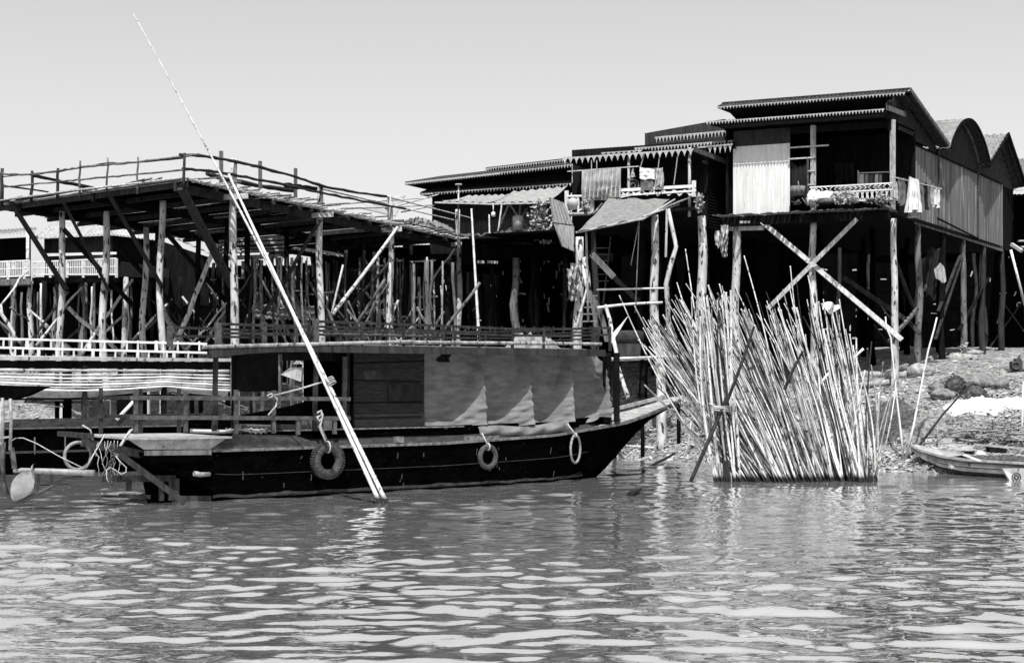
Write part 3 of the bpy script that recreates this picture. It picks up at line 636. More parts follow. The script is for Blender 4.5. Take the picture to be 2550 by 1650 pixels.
# ================================================================== the white railed boat behind
WF = Frame((-13.7, 38.0), (.879, .479))
def whiteboat():
    root = thing('passenger_boat', 'passenger boat with white railed roof and rolled side tarpaulins, moored behind the black boat', 'boat', WF.w(2, 1, 0))
    mb = MB(); st = [-6, -2, 2, 5, 7, 8.6, 9.8]; hw = [.95, 1, 1, 1, .8, .45, .1]; zt = [1.25, 1.25, 1.25, 1.3, 1.45, 1.75, 2.1]; vs = []
    for t, h, z in zip(st, hw, zt):
        zb = -.3 if t < 8 else (.3 if t < 9 else 1.4)
        vs += [WF.w(t, 1-h, z), WF.w(t, 1-h*.9, zb+.5), WF.w(t, 1-h*.6, zb), WF.w(t, 1+h*.6, zb), WF.w(t, 1+h*.9, zb+.5), WF.w(t, 1+h, z)]
    fs = [(i*6+k, i*6+k+1, i*6+k+7, i*6+k+6) for i in range(len(st)-1) for k in range(5)]+[tuple(range(6))]
    mb.add(vs, fs); mb.build('hull', 'hull_black', root)
    mb = MB(); mb.beam(WF.w(-6, -.03, 1.37), WF.w(5, -.03, 1.40), .07, .22); mb.build('gunwale', 'hull_grey', root)
    mb = MB(); mb.beam(WF.w(-6, -.05, 1.23), WF.w(5, -.05, 1.26), .05, .05); mb.build('rub_rail', 'trim_grey', root)
    mb = MB(); mb.beam(WF.w(-6, -.02, .58), WF.w(5, -.02, .62), .05, .06); mb.build('hull_strake', 'hull_grey', root)
    mb = MB()
    for t in (.9, 1.7): mb.beam(WF.w(t, -.03, .55), WF.w(t, -.03, 1.0), .03)
    mb.build('hull_rib', 'grey_wood', root)
    mb = MB(); mb.beam(WF.w(-6, 1, 1.1), WF.w(6.5, 1, 1.1), 1.8, .05); mb.build('boat_floor', 'brown_wood', root)
    zt_ = WF.tz(260, 892, 0)[1]
    mb = MB(); mb.beam(WF.w(-6, 1, zt_), WF.w(6.35, 1, zt_), 2.1, .06); mb.build('roof', 'grey_wood', root)
    mb = MB(); mb.beam(WF.w(-6, -.07, zt_-.02), WF.w(6.35, -.07, zt_-.02), .04, .09); mb.build('roof_trim', 'sheet_pale', root)
    mb = MB(); mb.beam(WF.w(-6, .1, zt_-.18), WF.w(6.3, .1, zt_-.18), .05, .2); mb.build('eave_board', 'dark_wood', root)
    # rolled tarpaulins under the eave
    rnd = random.Random(4)
    for k, (z0, z1, r, m) in enumerate(((zt_-.32, zt_-.34, .04, 'sheet_pale'), (zt_-.40, zt_-.44, .032, 'cloth_light'), (zt_-.47, zt_-.52, .03, 'cloth_white'), (zt_-.535, zt_-.60, .026, 'cloth_light'), (zt_-.60, zt_-.66, .028, 'cloth_white'), (zt_-.66, zt_-.72, .022, 'cloth_light'), (zt_-.72, zt_-.78, .026, 'cloth_white'))):
        mb = MB(); sg = .018*(k+1)
        pts = []
        for i in range(60):
            u = i/59; t = lerp(-6, 6.3, u)
            pts.append(WF.w(t, -.03-.018*k+.02*math.sin(t*1.3+k), lerp(z0, z1, u)+.6*(z1-z0)*0-sg*abs(math.sin(t*.62+.4))*(1 if k else .3)))
        mb.tube(pts, [r*(1+.25*math.sin(i*1.1+k)) for i in range(60)], 8); mb.build('rolled_tarpaulin', m, root)
    mb = MB()
    def sag(u, v): 
        t = lerp(-6, 6.3, u); return WF.w(t, .04+.1*v, zt_-.8-.12*abs(math.sin(t*.62+.4))-.13*v*(1+.4*math.sin(t*1.1))+.02*math.sin(v*19+t))
    mb.grid(sag, 70, 8, V((0, .006, 0))); mb.build('hanging_tarpaulin', 'cloth_light', root)
    mb = MB()
    for z in (zt_-1.0, zt_-1.1): mb.beam(WF.w(-6, .2, z), WF.w(6.3, .2, z-.03), .05, .05)
    mb.build('side_batten', 'dark_wood', root)
    # white roof rail
    def rail(s_, full):
        r = MB(); top = [WF.tz(0, 843)[1], WF.tz(511, 856)[1]]
        L3 = [(843, 856), (865, 878), (887, 895)]
        for y0, y1 in L3:
            za, zb = WF.tz(0, y0)[1], WF.tz(515, y1)[1]; ta, tb = WF.tz(0, y0)[0], WF.tz(515, y1)[0]
            r.beam(WF.w(ta-4, s_, za-(zb-za)*4/(tb-ta)), WF.w(tb, s_, zb), .045, .06)
        ro = r.build('roof_railing', 'white_paint', root)
        tb = WF.tz(515, 856)[0]; z1, z2, z3 = WF.tz(260, 848)[1], WF.tz(260, 871)[1], WF.tz(260, 891)[1]
        t = -4.; i = 0
        while t < tb:
            q = MB(); q.beam(WF.w(t, s_, z2), WF.w(t, s_, z1+.02), .04 if i % 4 else .09, .04)
            q.build('baluster', 'white_paint', ro); q = MB(); q.beam(WF.w(t+.3, s_, z3), WF.w(t+.3, s_, z2), .04 if i % 3 else .08, .04)
            q.build('baluster', 'white_paint', ro); t += .2+.42*((i*7) % 5)/4; i += 1
    rail(0, 1)
    for px, d, wd, m in ((142, 1.9, .1, 'dark_wood'), (167, 1.2, .2, 'under_wood'), (210, .1, .13, 'brown_wood'), (300, 1.9, .12, 'under_wood'), (359, 1.2, .13, 'dark_wood'), (408, .1, .13, 'dark_wood'), (478, 1.5, .1, 'dark_wood'), (500, 1.5, .1, 'dark_wood')):
        q = MB(); t, z = WF.tz(px, 950, d); q.beam(WF.w(t, d, 1.15), WF.w(t, d, zt_-.2), wd, wd); q.build('roof_post', m, root)
    q = MB(); a = WF.tz(220, 1000, 1.2)[0]; b = WF.tz(272, 1000, 1.2)[0]
    q.poly([WF.w(a, 1.2, 1.35), WF.w(b, 1.2, 1.35), WF.w(b, 1.2, 1.95)]+[WF.w(lerp(b, a, i/10), 1.2, 1.93+.05*abs(math.sin(i*.95))) for i in range(1, 10)]+[WF.w(a, 1.2, 1.95)], V((0, .05, 0))); q.build('bench_back', 'sheet_pale', root)
    q = MB(); q.beam(WF.w(a-1.2, 1.2, 2.0), WF.w(a+.1, 1.2, 2.0), .05, .07); q.beam(WF.w(a-1.2, 1.2, 1.8), WF.w(a+.1, 1.2, 1.8), .05, .04); q.build('seat_rail', 'white_paint', root)
    q = MB(); q.poly([WF.p(290, 1000, 1.0), WF.p(295, 978, 1.0), WF.p(330, 973, 1.0), WF.p(352, 990, 1.0), WF.p(345, 1050, 1.0), WF.p(290, 1050, 1.0)], V((0, .3, 0))); q.build('seat_back', 'wall_grey', root)
    q = MB()
    q.poly([P(698, 932, 40.5), P(722, 915, 40.5), P(752, 914, 40.6), P(749, 950, 40.6)], V((0, .35, 0))); q.poly([P(729, 906, 40.5), P(741, 895, 40.5), P(753, 906, 40.5)], V((0, .3, 0))); q.build('bow_tarpaulin', 'cloth_light', root)
    # things aboard
    b = MB(); rr = random.Random(1); b.crumple(WF.p(60, 1000, 2.6), WF.p(225, 1000, 2.9), 1.6, .75, rr, 60, 24)
    tag(b.build('net_heap', 'straw'), 'pale heap of fishing net on the shore seen under the white boat canopy', 'net')
    q = MB(); q.tube([WF.p(290, 1045, -.1), WF.p(332, 1000, -.1)], .05, 7); tag(q.build('oar', 'bamboo'), 'pale oar leaning under the canopy of the white railed boat', 'oar')
    q = MB(); q.poly([P(-40, 958, 33), P(110, 962, 33), P(60, 985, 33), P(20, 996, 33), P(-40, 997, 33)], V((0, .5, 0)))
    tag(q.build('boat_canopy', 'under_wood'), 'dark canopy corner of another boat at the left picture edge', 'boat canopy')
whiteboat()
# ================================================================== the stilt platform
ZD = 8.5
def gz(p): return g0(p.x, p.y)-.4
def platform():
    rnd = random.Random(21)
    C, Lp, R = G(455, 444, ZD), G(-45, 512, ZD), G(1150, 597, ZD)
    eL = (Lp-C); eR = (R-C); LL = eL.length; LR = eR.length; ul = eL.normalized(); ur = eR.normalized()
    FL = Frame((C.x, C.y), (ul.x, ul.y), (ur.x, ur.y)); FR = Frame((C.x, C.y), (ur.x, ur.y), (ul.x, ul.y))
    root = thing('stilt_platform', 'high unfinished stick decked platform on tall log stilts behind the boats', 'platform', V((C.x, C.y, 0)))
    mb = MB(); k = 0.0
    while k < LR:
        x0 = -rnd.uniform(.0, .55)*(1 if k > 1 else .2); x1 = LL+rnd.uniform(-.1, .3); r = rnd.uniform(.022, .042)
        z = ZD+rnd.uniform(.0, .03); a = FL.w(x0, k, z); b = FL.w(x1, k+rnd.uniform(-.25, .25), z+rnd.uniform(-.05, .08)); m1 = a.lerp(b, .5)+V((0, 0, rnd.uniform(-.05, .05)))
        mb.tube([a, m1, b], [r, r, r*.7], 5); k += rnd.uniform(.10, .17)
    mb.build('deck', 'pale_wood', root)
    mb = MB(); n_ = 150  # dark layer added under the sticks to block light, gaps left for dapples
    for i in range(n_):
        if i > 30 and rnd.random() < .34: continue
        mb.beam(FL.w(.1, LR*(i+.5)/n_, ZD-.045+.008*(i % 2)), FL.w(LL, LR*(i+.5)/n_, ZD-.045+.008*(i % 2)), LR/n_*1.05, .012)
    mb.build('shade_mat', 'under_wood', root)
    mb = MB()
    for i in range(40):                                          # loose sticks overhanging the edges
        t = rnd.uniform(1, LR-.5); a = FL.w(-rnd.uniform(.3, .9), t, ZD+.09); b = FL.w(rnd.uniform(1, 2.5), t+rnd.uniform(-.8, .4), ZD+.1); mb.tube([a, b], rnd.uniform(.02, .035), 5)
    for i in range(14):
        t = rnd.uniform(.5, LL-1); a = FL.w(t, rnd.uniform(-.1, .2), ZD+.11); b = FL.w(t+rnd.uniform(1, 3), rnd.uniform(.1, .5), ZD+.12); mb.tube([a, b], rnd.uniform(.025, .05), 5)
    mb.build('loose_stick', 'post_dim', root)
    def part(n, m, *seg, w=.2, h=None):
        b = MB()
        for p, q in seg: b.beam(p, q, w, h or w)
        return b.build(n, m, root)
    z1 = ZD-.14
    part('edge_beam', 'brown_wood', (FL.w(-.1, .12, z1), FL.w(LL, .12, z1)), w=.08, h=.2)
    part('edge_trim', 'pale_wood', (FL.w(-.1, .05, ZD-.05), FL.w(LL, .05, ZD-.05)), w=.05, h=.045)
    for s_ in (.35, 4.4, 8.4): part('girder', 'brown_wood' if s_ < 1 else 'dark_wood', (FL.w(s_, .0, z1-.08), FL.w(s_, LR, z1-.08)), w=.1, h=.26)
    for k in range(1, 12):
        part('joist', 'brown_wood', (FL.w(-.1, LR*k/12, z1+.0), FL.w(LL, LR*k/12, z1+.0)), w=.1, h=.14)
    # posts of the right hand row, and the inner rows
    posts = {}
    for px, ytop, r in ((585, 396, .125), (800, 462, .12), (972, 488, .115), (1141, 522, .115)):
        t, z = FR.tz(px, ytop, .12); a = FR.w(t, .12, 0); a.z = gz(a); b = MB()
        b.post(a, FR.w(t-.05, .12, z), r*1.25, r*.85, rnd, 11, .03)
        posts[px] = a; b.build('post', 'post_wood', root)
        part('post_cap', 'pale_wood', (FR.w(t-.1, .12, z1-.1)+V((-.35, -.14, 0)), FR.w(t-.1, .12, z1-.1)+V((.5, -.14, .05))), w=.08, h=.17)
    IN = {}
    for px, Y, yt, r, m in ((153, 46.95, 526, .1, 'post_wood'), (263, 45.7, 526, .105, 'post_wood'), (362, 47.5, 566, .1, 'post_wood'), (404, 44.1, 500, .1, 'post_wood'), (492, 52, 560, .09, 'dark_wood'), (614, 54, 570, .11, 'dark_wood'), (690, 58, 600, .13, 'post_dim')):
        a = P(px, 870, Y); a.z = gz(a); q = P(px+2, yt, Y); q.z = min(q.z, ZD-.1); b = MB(); b.post(a, q, r*1.2, r, rnd, 9, .05); b.build('post', m, root); IN[px] = Y
    for s_ in (4.4, 8.4):
        for t in (7.5, 11.5, 15.5, 19):
            a = FR.w(t, s_, 0); a.z = gz(a); b = MB(); b.post(a, FR.w(t, s_, ZD-.2), .13, .1, rnd, 7, .05); b.build('post', 'dark_wood', root)
    # struts
    def strut(a, b, w, m, h=None): part('strut', m, (a, b), w=w, h=h or w)
    strut(P(28, 505, 47.2), P(166, 722, 46.7), .2, 'dark_wood', .1); strut(P(152, 492, 45.2), P(273, 727, 45.5), .2, 'dark_wood', .1)
    strut(P(268, 478, 43.9), P(404, 715, 43.9), .2, 'dark_wood', .1); strut(P(452, 470, 42), P(580, 715, 45.2), .26, 'brown_wood', .1)
    strut(P(158, 570, 46.1), P(330, 760, 48), .12, 'dark_wood'); strut(P(280, 600, 47), P(470, 800, 50), .12, 'dark_wood'); strut(P(410, 575, 49), P(580, 770, 52), .12, 'dark_wood')
    def log(a, b, r, m, wob=.04): 
        q = MB(); q.post(a, b, r, r*.85, rnd, 8, wob); q.build('brace', m, root)
    log(P(425, 872, 45.4), P(541, 608, 45.8), .085, 'post_wood'); log(P(655, 782, 50), P(800, 545, 49.3), .08, 'brown_wood'); 
    q = MB(); q.cane(P(828, 782, 50.8), P(990, 566, 52.8), .075, .055, rnd, 8, .006); q.build('brace', 'bamboo_old', root)
    log(P(866, 775, 53), P(972, 650, 53), .07, 'brown_wood'); log(P(1050, 745, 56), P(1138, 612, 57.5), .06, 'brown_wood'); log(P(560, 780, 54), P(690, 690, 56), .06, 'brown_wood')
    log(P(205, 880, 47.5), P(330, 695, 48.5), .06, 'post_wood'); log(P(90, 860, 47.5), P(205, 715, 48.5), .045, 'post_wood'); log(P(300, 880, 49.5), P(170, 765, 48.5), .08, 'post_wood'); log(P(470, 885, 53), P(405, 765, 50), .11, 'post_wood'); log(P(170, 880, 55), P(105, 800, 54), .09, 'post_wood')
    log(P(0, 760, 43), P(36, 850, 43), .06, 'post_wood'); log(P(0, 762, 43), P(72, 672, 44), .035, 'bamboo_old'); log(P(26, 765, 46), P(72, 800, 47), .03, 'post_dim')
    q = MB(); q.tube([P(854, 660, 50), P(826, 780, 49)], .04, 6); q.build('brace', 'pale_wood', root)
    # railings
    b = MB()
    for px, y0, y1, r in ((6, 419, 512, .07), (80, 425, 503, .055), (145, 419, 495, .055), (200, 400, 490, .04), (268, 393, 480, .035), (344, 391, 483, .035), (460, 381, 470, .05)):
        a = FL.p(px, y0, .0); q = MB(); q.post(FL.p(px-2, y1, 0), a, r, r*.8, rnd, 7, .01); q.build('rail_post', 'brown_wood' if r > .045 else 'post_dim', root)
    def ropeline(pts, r, m, fr, s_=0):
        q = MB(); w_ = [fr.p(x, y, s_) for x, y in pts]; o = []
        for a, c in zip(w_, w_[1:]):
            for i in range(6): o.append(a.lerp(c, i/6)+V((0, 0, rnd.uniform(-.015, .015))))
        o.append(w_[-1]); q.tube(o, [r*rnd.uniform(.8, 1.2) for _ in o], 6); q.build('rail', m, root)
    ropeline([(-5, 433), (80, 435), (145, 425), (200, 417), (268, 410), (344, 403), (495, 384)], .035, 'post_dim', FL)
    ropeline([(6, 440), (145, 428), (268, 406), (344, 404), (460, 394)], .02, 'dark_wood', FL)
    ropeline([(10, 466), (145, 453), (200, 447), (268, 441), (344, 433), (460, 423)], .03, 'post_dim', FL)
    ropeline([(80, 437), (150, 452), (240, 470)], .06, 'dark_wood', FL, .6); ropeline([(8, 462), (120, 478)], .03, 'dark_wood', FL, .6)
    for px, y0, y1 in ((551, 376, 455), (648, 401, 470), (736, 419, 492)):
        q = MB(); q.beam(FR.p(px, y1, 1.0), FR.p(px, y0, 1.0), .12, .05); q.build('rail_post', 'grey_wood', root)
    ropeline([(448, 386), (500, 388), (590, 402), (650, 417), (737, 441), (801, 463), (880, 478), (962, 489)], .05, 'brown_wood', FR)
    ropeline([(455, 421), (520, 425), (592, 437), (650, 449), (737, 466), (801, 480), (900, 500), (1010, 520)], .045, 'brown_wood', FR)
    ropeline([(712, 461), (760, 466), (800, 472)], .09, 'dark_wood', FR, .3); ropeline([(515, 432), (560, 446), (640, 462), (730, 474)], .08, 'brown_wood', FR, 1.6)
    for p0, p1 in (((962, 489), (1180, 545)), ((801, 470), (1130, 548)), ((815, 510), (1070, 492)), ((850, 520), (1080, 511)), ((960, 520), (1090, 485)), ((1000, 528), (1080, 512))):
        q = MB(); a = FR.p(*p0, .1); c = FR.p(p1[0], p1[1], .6) if p1[0] < 1100 else FR.p(*p1, .1); q.cane(a, c, .035, .025, rnd, 6); q.build('rail', 'bamboo_old', root)
    # broken roof sheet and rubbish on the far end
    q = MB(); a = FR.p(935, 545, 2.5); q.poly([FR.p(905, 498, 3), FR.p(1010, 487, 3), FR.p(985, 540, 1), FR.p(900, 520, 1)], V((0, 0, .03)))
    tag(q.build('loose_sheet', 'sheet_pale'), 'pale sheet lying on the far right end of the stick platform', 'sheet')
    b = MB(); b.crumple(FR.p(1005, 556, .5), FR.p(1135, 586, .6), 1.0, .42, rnd, 60, 20)
    tag(b.build('tarpaulin', 'straw'), 'crumpled tarpaulin heap on the right end of the stick platform', 'tarpaulin')
    q = MB(); a = P(1142, 462, 57); q.tube([a, P(1140, 640, 57)], .035, 6); q.lathe(a, [(.02, 0), (.14, .02), (.14, .06), (.0, .08)], 10)
    tag(q.build('lamp_pole', 'pale_wood'), 'thin pale pole with small flat cap at the end of the platform', 'pole')
    q = MB(); q.cane(P(1195, 880, 52), P(1174, 520, 52.5), .06, .035, rnd, 7); tag(q.build('bamboo_pole', 'bamboo'), 'slim pale bamboo pole standing upright right of the platform', 'pole')
platform()
# ================================================================== houses
def stilts(root, fr, ts, ss, ztop, rnd, r=.11, m='dark_wood', jit=.25, skip=()):
    for s_ in ss:
        for t in ts:
            if (t, s_) in skip: continue
            tt = t+rnd.uniform(-jit, jit); a = fr.w(tt, s_, 0); a.z = gz(a); b = MB()
            b.post(a, fr.w(tt+rnd.uniform(-.08, .08), s_, ztop), r*1.15, r*.9, rnd, 8, .04); b.build('post', m, root)
def braces(root, fr, segs, z0, z1, m='dark_wood', w=.13):
    for t0, s0, t1, s1 in segs:
        b = MB(); b.beam(fr.w(t0, s0, z0), fr.w(t1, s1, z1), w, w*.5); b.build('brace', m, root)
def wallpoly(root, name, m, pts, th):
    b = MB(); b.poly(pts, th); return b.build(name, m, root)
def planks(root, name, m, a, b, c, n, th=.03, lap=.012):            # plank wall: quad a-b bottom edge, a-c up, lapped boards
    mb = MB(); a, b, c = V(a), V(b), V(c); up = (c-a); nr = (b-a).cross(up).normalized()
    for i in range(n):
        p = a+up*((i+.5)/n)+nr*(lap*(i % 2)); mb.beam(p, p+(b-a), th, up.length/n*.98, up=up)
    return mb.build(name, m, root)

RF = Frame((12.2, 46.0), (-.92, .39), (.556, .83))
def house_right():
    rnd = random.Random(31); f = RF; ZF = 8.05; TW = 5.35
    root = thing('stilt_house', 'large stilt house with white front panel, porch, and three roofs along its side', 'house', f.w(2.5, 3, 3))
    D = lambda v: f.w(0, v, 0)-f.w(0, 0, 0)
    U = lambda v: f.w(v, 0, 0)-f.w(0, 0, 0)
    # floor
    b = MB(); b.poly([f.w(-.1, -.3, ZF-.12), f.w(TW+.1, -.3, ZF-.12), f.w(TW+.1, 14.7, ZF-.2), f.w(-.0, 14.7, ZF-.2)], V((0, 0, .1))); b.build('floor', 'dark_wood', root)
    b = MB(); b.beam(f.w(-.15, -.32, ZF-.2), f.w(TW, -.32, ZF-.2), .1, .26); b.build('floor_beam', 'dark_wood', root)
    b = MB(); k = 0
    while k < 5.4:
        b.beam(f.w(k, -.75-rnd.uniform(0, .4), ZF-.02), f.w(k+rnd.uniform(-.1, .1), .3, ZF+.0), rnd.uniform(.05, .14), .03); k += rnd.uniform(.09, .2)
    b.build('porch_edge', 'grey_wood', root)
    # front panel: pale sheet below, raw sheet above
    tA = f.tz(1826, 440, 0)[0]; tB = f.tz(1967, 440, 0)[0]
    b = MB(); b.corr(f.w(tB, 0, ZF-.02), f.w(tA, 0, ZF-.02), f.w(tB, 0, 10.42), 18, .003, .02); b.build('front_panel', 'panel_white', root)
    b = MB(); b.corr(f.w(tB, .03, 10.42), f.w(tA, .03, 10.42), f.w(tB, .03, 11.0), 18, .008, .02); b.build('upper_panel', 'wall_grey', root)
    wallpoly(root, 'side_wall', 'dark_wood', [f.w(TW, .05, ZF), f.w(TW, 13, ZF), f.w(TW, 13, 11), f.w(TW, .05, 11)], U(.06))
    wallpoly(root, 'porch_wall', 'dark_wood', [f.w(-.0, 2.55, ZF), f.w(TW, 2.55, ZF), f.w(TW, 2.55, 11), f.w(0, 2.55, 11)], D(.06))
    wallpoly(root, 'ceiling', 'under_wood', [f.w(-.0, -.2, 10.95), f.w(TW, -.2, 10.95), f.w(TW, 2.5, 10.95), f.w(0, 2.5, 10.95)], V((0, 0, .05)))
    wallpoly(root, 'lintel', 'dark_wood', [f.w(0, -.02, 10.72), f.w(tB-.02, -.02, 10.72), f.w(tB-.02, -.02, 11), f.w(0, -.02, 11)], D(.06))
    b = MB()
    def cur(u, v): return f.w(lerp(1.9, 2.6, u), 2.3+.05*math.sin(u*26), lerp(10.0, 8.2, v))
    b.grid(cur, 30, 4, D(.01)); b.build('door_curtain', 'cloth_dark', root)
    # right side wall: streaked siding, plank gables
    z0, z1 = ZF-.2, 10.52
    b = MB(); b.corr(f.w(0, 2.5, z0), f.w(0, 13.6, z0-.1), f.w(0, 2.5, z1), 36, .012, .02); b.build('siding', 'siding_grey', root)
    wallpoly(root, 'end_wall', 'dark_wood', [f.w(.02, 13.62, z0), f.w(.02, 15.2, z0), f.w(.02, 15.2, 10.6), f.w(.02, 13.62, 10.6)], U(.05))
    wallpoly(root, 'rear_wall', 'dark_wood', [f.w(0, 15.2, z0), f.w(TW, 15.2, z0), f.w(TW, 15.2, 10.6), f.w(0, 15.2, 10.6)], D(.05))
    wallpoly(root, 'inner_wall', 'wall_grey', [f.w(.3, .4, 8.2), f.w(.3, .4, 8.2)+D(.01), f.w(.3, 2.4, 8.2), f.w(.3, 2.4, 9.9)], U(.02)) if 0 else None
    def gable(pts, m, n):
        b = MB(); lo = min(p[1] for p in pts); hi = max(p[1] for p in pts)
        for i in range(n):
            za = lerp(lo, hi, i/n); zb = lerp(lo, hi, (i+1)/n)-.01; zm = (za+zb)/2
            xs = []
            for (s0, h0), (s1, h1) in zip(pts, pts[1:]+pts[:1]):
                if (h0-zm)*(h1-zm) < 0: xs.append(lerp(s0, s1, (zm-h0)/(h1-h0)))
            if len(xs) >= 2:
                xs.sort(); b.poly([f.w(.02, xs[0], za), f.w(.02, xs[-1], za), f.w(.005, xs[-1], zb), f.w(.005, xs[0], zb)], U(.04))
        return b.build('gable', m, root)
    gable([(-.15, 10.98), (-.15, 11.45), (1.0, 11.95), (5.0, 10.8), (5.0, 10.52), (2.4, 10.75)], 'wall_grey', 10)
    arc = [(5.33+4.87*i/16, 10.75+1.3*math.sin(math.pi*i/16)**.8) for i in range(17)]
    gable([(5.3, 10.5)]+arc+[(10.2, 10.5)], 'wall_grey', 11)
    gable([(10.3, 10.45), (10.3, 10.8), (12.9, 12.2), (15.4, 10.6), (15.4, 10.4)], 'tile_dark', 9)
    b = MB(); b.beam(f.w(-.02, 2.5, z1), f.w(-.02, 13.4, z1-.08), .03, .06); b.build('wall_trim', 'dark_wood', root)
    # roofs: shed roof with clerestory and lower eave
    TO = -.35; TE = 5.75
    b = MB(); b.corr(f.w(TO, 1.0, 12.05), f.w(TE+.2, 1.0, 12.05), f.w(TO, 5.1, 10.84), 46, .022, .02); b.build('roof', 'tile_dark', root)
    b = MB(); b.corr(f.w(TO, .55, 11.92), f.w(TE+.2, .55, 11.92), f.w(TO, 1.0, 12.10), 46, .022, .02); b.beam(f.w(TO, 1.0, 12.12), f.w(TE+.2, 1.0, 12.12), .12, .05); b.build('ridge', 'tile_dark', root)
    b = MB(); b.poly([f.w(TO+.05, .6, 11.86), f.w(TE+.15, .6, 11.86), f.w(TE-.4, 1.6, 11.6), f.w(TO+.05, 1.6, 11.6)], V((0, 0, .03))); b.build('soffit', 'wall_grey', root)
    b = MB(); b.fringe(f.w(TE+.2, .53, 11.92), f.w(TO, .53, 11.92), .11, 58); b.build('fringe', 'fringe_pale', root)
    b = MB(); b.corr(f.w(.0, 1.5, 11.3), f.w(TE-.45, 1.5, 11.3), f.w(0, 1.5, 11.7), 34, .02, .02); b.build('clerestory', 'wall_grey', root)
    b = MB(); b.corr(f.w(TO+.25, -.72, 11.20), f.w(TE, -.72, 11.20), f.w(TO+.25, 1.5, 11.5), 46, .022, .02); b.build('lower_roof', 'tile_dark', root)
    b = MB(); b.fringe(f.w(TE, -.74, 11.20), f.w(TO+.25, -.74, 11.20), .12, 56); b.build('fringe', 'fringe_pale', root)
    b = MB(); b.beam(f.w(TO+.25, -.55, 11.12), f.w(TE-.1, -.55, 11.12), .04, .08); b.build('fascia', 'dark_wood', root)
    b = MB(); b.poly([f.w(TO+.25, -.58, 11.12), f.w(TE-.05, -.58, 11.12), f.w(TE-.5, .05, 10.98), f.w(TO+.3, .05, 10.98)], V((0, 0, .02))); b.build('soffit', 'wall_grey', root)
    b = MB(); b.beam(f.w(TO+.2, -.62, 11.25), f.w(TO+.2, 1.1, 11.30), .06, .16); b.build('end_board', 'sheet_grey', root)
    b = MB(); b.beam(f.w(TO-.03, .9, 12.08), f.w(TO-.03, 5.15, 10.84), .05, .13); b.build('rake_board', 'grey_wood', root)
    b = MB(); b.beam(f.w(TO+.1, 1.1, 11.9), f.w(TO+.1, 5.0, 10.75), .3, .03); b.build('soffit', 'wall_grey', root)
    b = MB(); b.beam(f.w(-.05, -.3, 10.9), f.w(-.05, -.1, 11.5), .05, .3); b.beam(f.w(-.05, -.15, 10.6), f.w(-.05, -.15, 11.0), .05, .15); b.build('eave_bracket', 'dark_wood', root)
    # barrel roof
    arc2 = [(5.25+5.03*i/22, 10.78+1.36*math.sin(math.pi*i/22)**.75) for i in range(23)]
    def bar(u, v):
        k = v*22; i = min(21, int(k)); s_, z = lerp(arc2[i][0], arc2[i+1][0], k-i), lerp(arc2[i][1], arc2[i+1][1], k-i); return f.w(lerp(-.4, 5.6, u), s_, z+.015*math.cos(u*150))
    b = MB(); b.grid(bar, 150, 44, V((0, 0, -.03))); b.build('barrel_roof', 'barrel_sheet', root)
    b = MB()
    for i in range(22): b.beam(f.w(-.42, arc2[i][0], arc2[i][1]-.03), f.w(-.42, arc2[i+1][0], arc2[i+1][1]-.03), .05, .1)
    b.build('barrel_rim', 'dark_wood', root)
    b = MB()
    for i in range(22): b.beam(f.w(-.25, arc2[i][0]*.985+.11, arc2[i][1]-.12), f.w(-.25, arc2[i+1][0]*.985+.11, arc2[i+1][1]-.12), .3, .02)
    b.build('barrel_soffit', 'wall_grey', root)
    # tiled gable roof
    b = MB(); b.corr(f.w(-.4, 10.1, 10.72), f.w(5.6, 10.1, 10.72), f.w(-.4, 12.9, 12.36), 22, .05, .03, 9, .07); b.build('tiled_roof', 'tile', root)
    b = MB(); b.corr(f.w(-.4, 15.7, 10.5), f.w(5.6, 15.7, 10.5), f.w(-.4, 12.9, 12.36), 22, .05, .03, 9, .07); b.build('tiled_roof', 'tile_dark', root)
    b = MB(); b.beam(f.w(-.42, 12.85, 12.36), f.w(-.42, 15.75, 10.48), .06, .14); b.beam(f.w(-.42, 12.9, 12.36), f.w(-.42, 10.1, 10.72), .06, .1); b.build('rake_board', 'dark_wood', root)
    # thin pipes on the side wall
    for s0, za, zb in ((5.05, 10.75, 8.3), (9.95, 10.6, 7.95)):
        b = MB(); b.beam(f.w(-.06, s0, za), f.w(-.06, s0, zb), .05); b.build('drain_pipe', 'trim_grey', root)
    b = MB(); b.beam(f.w(-.06, 4.9, 8.25), f.w(-.06, 9.95, 7.95), .05, .05); b.build('batten', 'dark_wood', root)
    # posts and frame of the porch
    for px, y0, m in ((2025, 331, 'pale_wood'), (2223, 315, 'pale_wood')):
        t = f.tz(px, 400, -.05)[0]; b = MB(); b.beam(f.w(t, -.05, ZF), f.w(t, -.05, 10.95), .13, .13); b.build('porch_post', m, root)
    b = MB(); b.beam(f.w(.0, 2.45, ZF), f.w(.0, 2.45, 10.7), .1); b.build('porch_post', 'dark_wood', root)
    t0 = f.tz(2004, 430, -.12)[0]; t1 = f.tz(2031, 430, -.12)[0]
    for y in (365, 393, 426, 460):
        b = MB(); z = f.tz(2015, y, -.12)[1]; e = f.tz(2064, y, -.12)[0] if y == 365 else t1; s0 = tB if y < 400 else f.tz(2011, y, -.12)[0]; b.beam(f.w(s0, -.13, z), f.w(e, -.13, z), .05, .045); b.build('ladder_rung', 'pale_wood', root)
    b = MB(); b.beam(f.w(f.tz(2012, 430, -.12)[0], -.13, 8.3), f.w(f.tz(2012, 430, -.12)[0], -.13, f.tz(2012, 393, -.12)[1]), .05); b.build('ladder_rail', 'trim_grey', root)
    # ornamental balustrade
    ta, tb = f.tz(2016, 480, -.18)[0], f.tz(2221, 480, -.18)[0]; zb, zt = f.tz(2120, 502, -.18)[1], f.tz(2120, 461, -.18)[1]; zm = lerp(zb, zt, .62)
    b = MB()
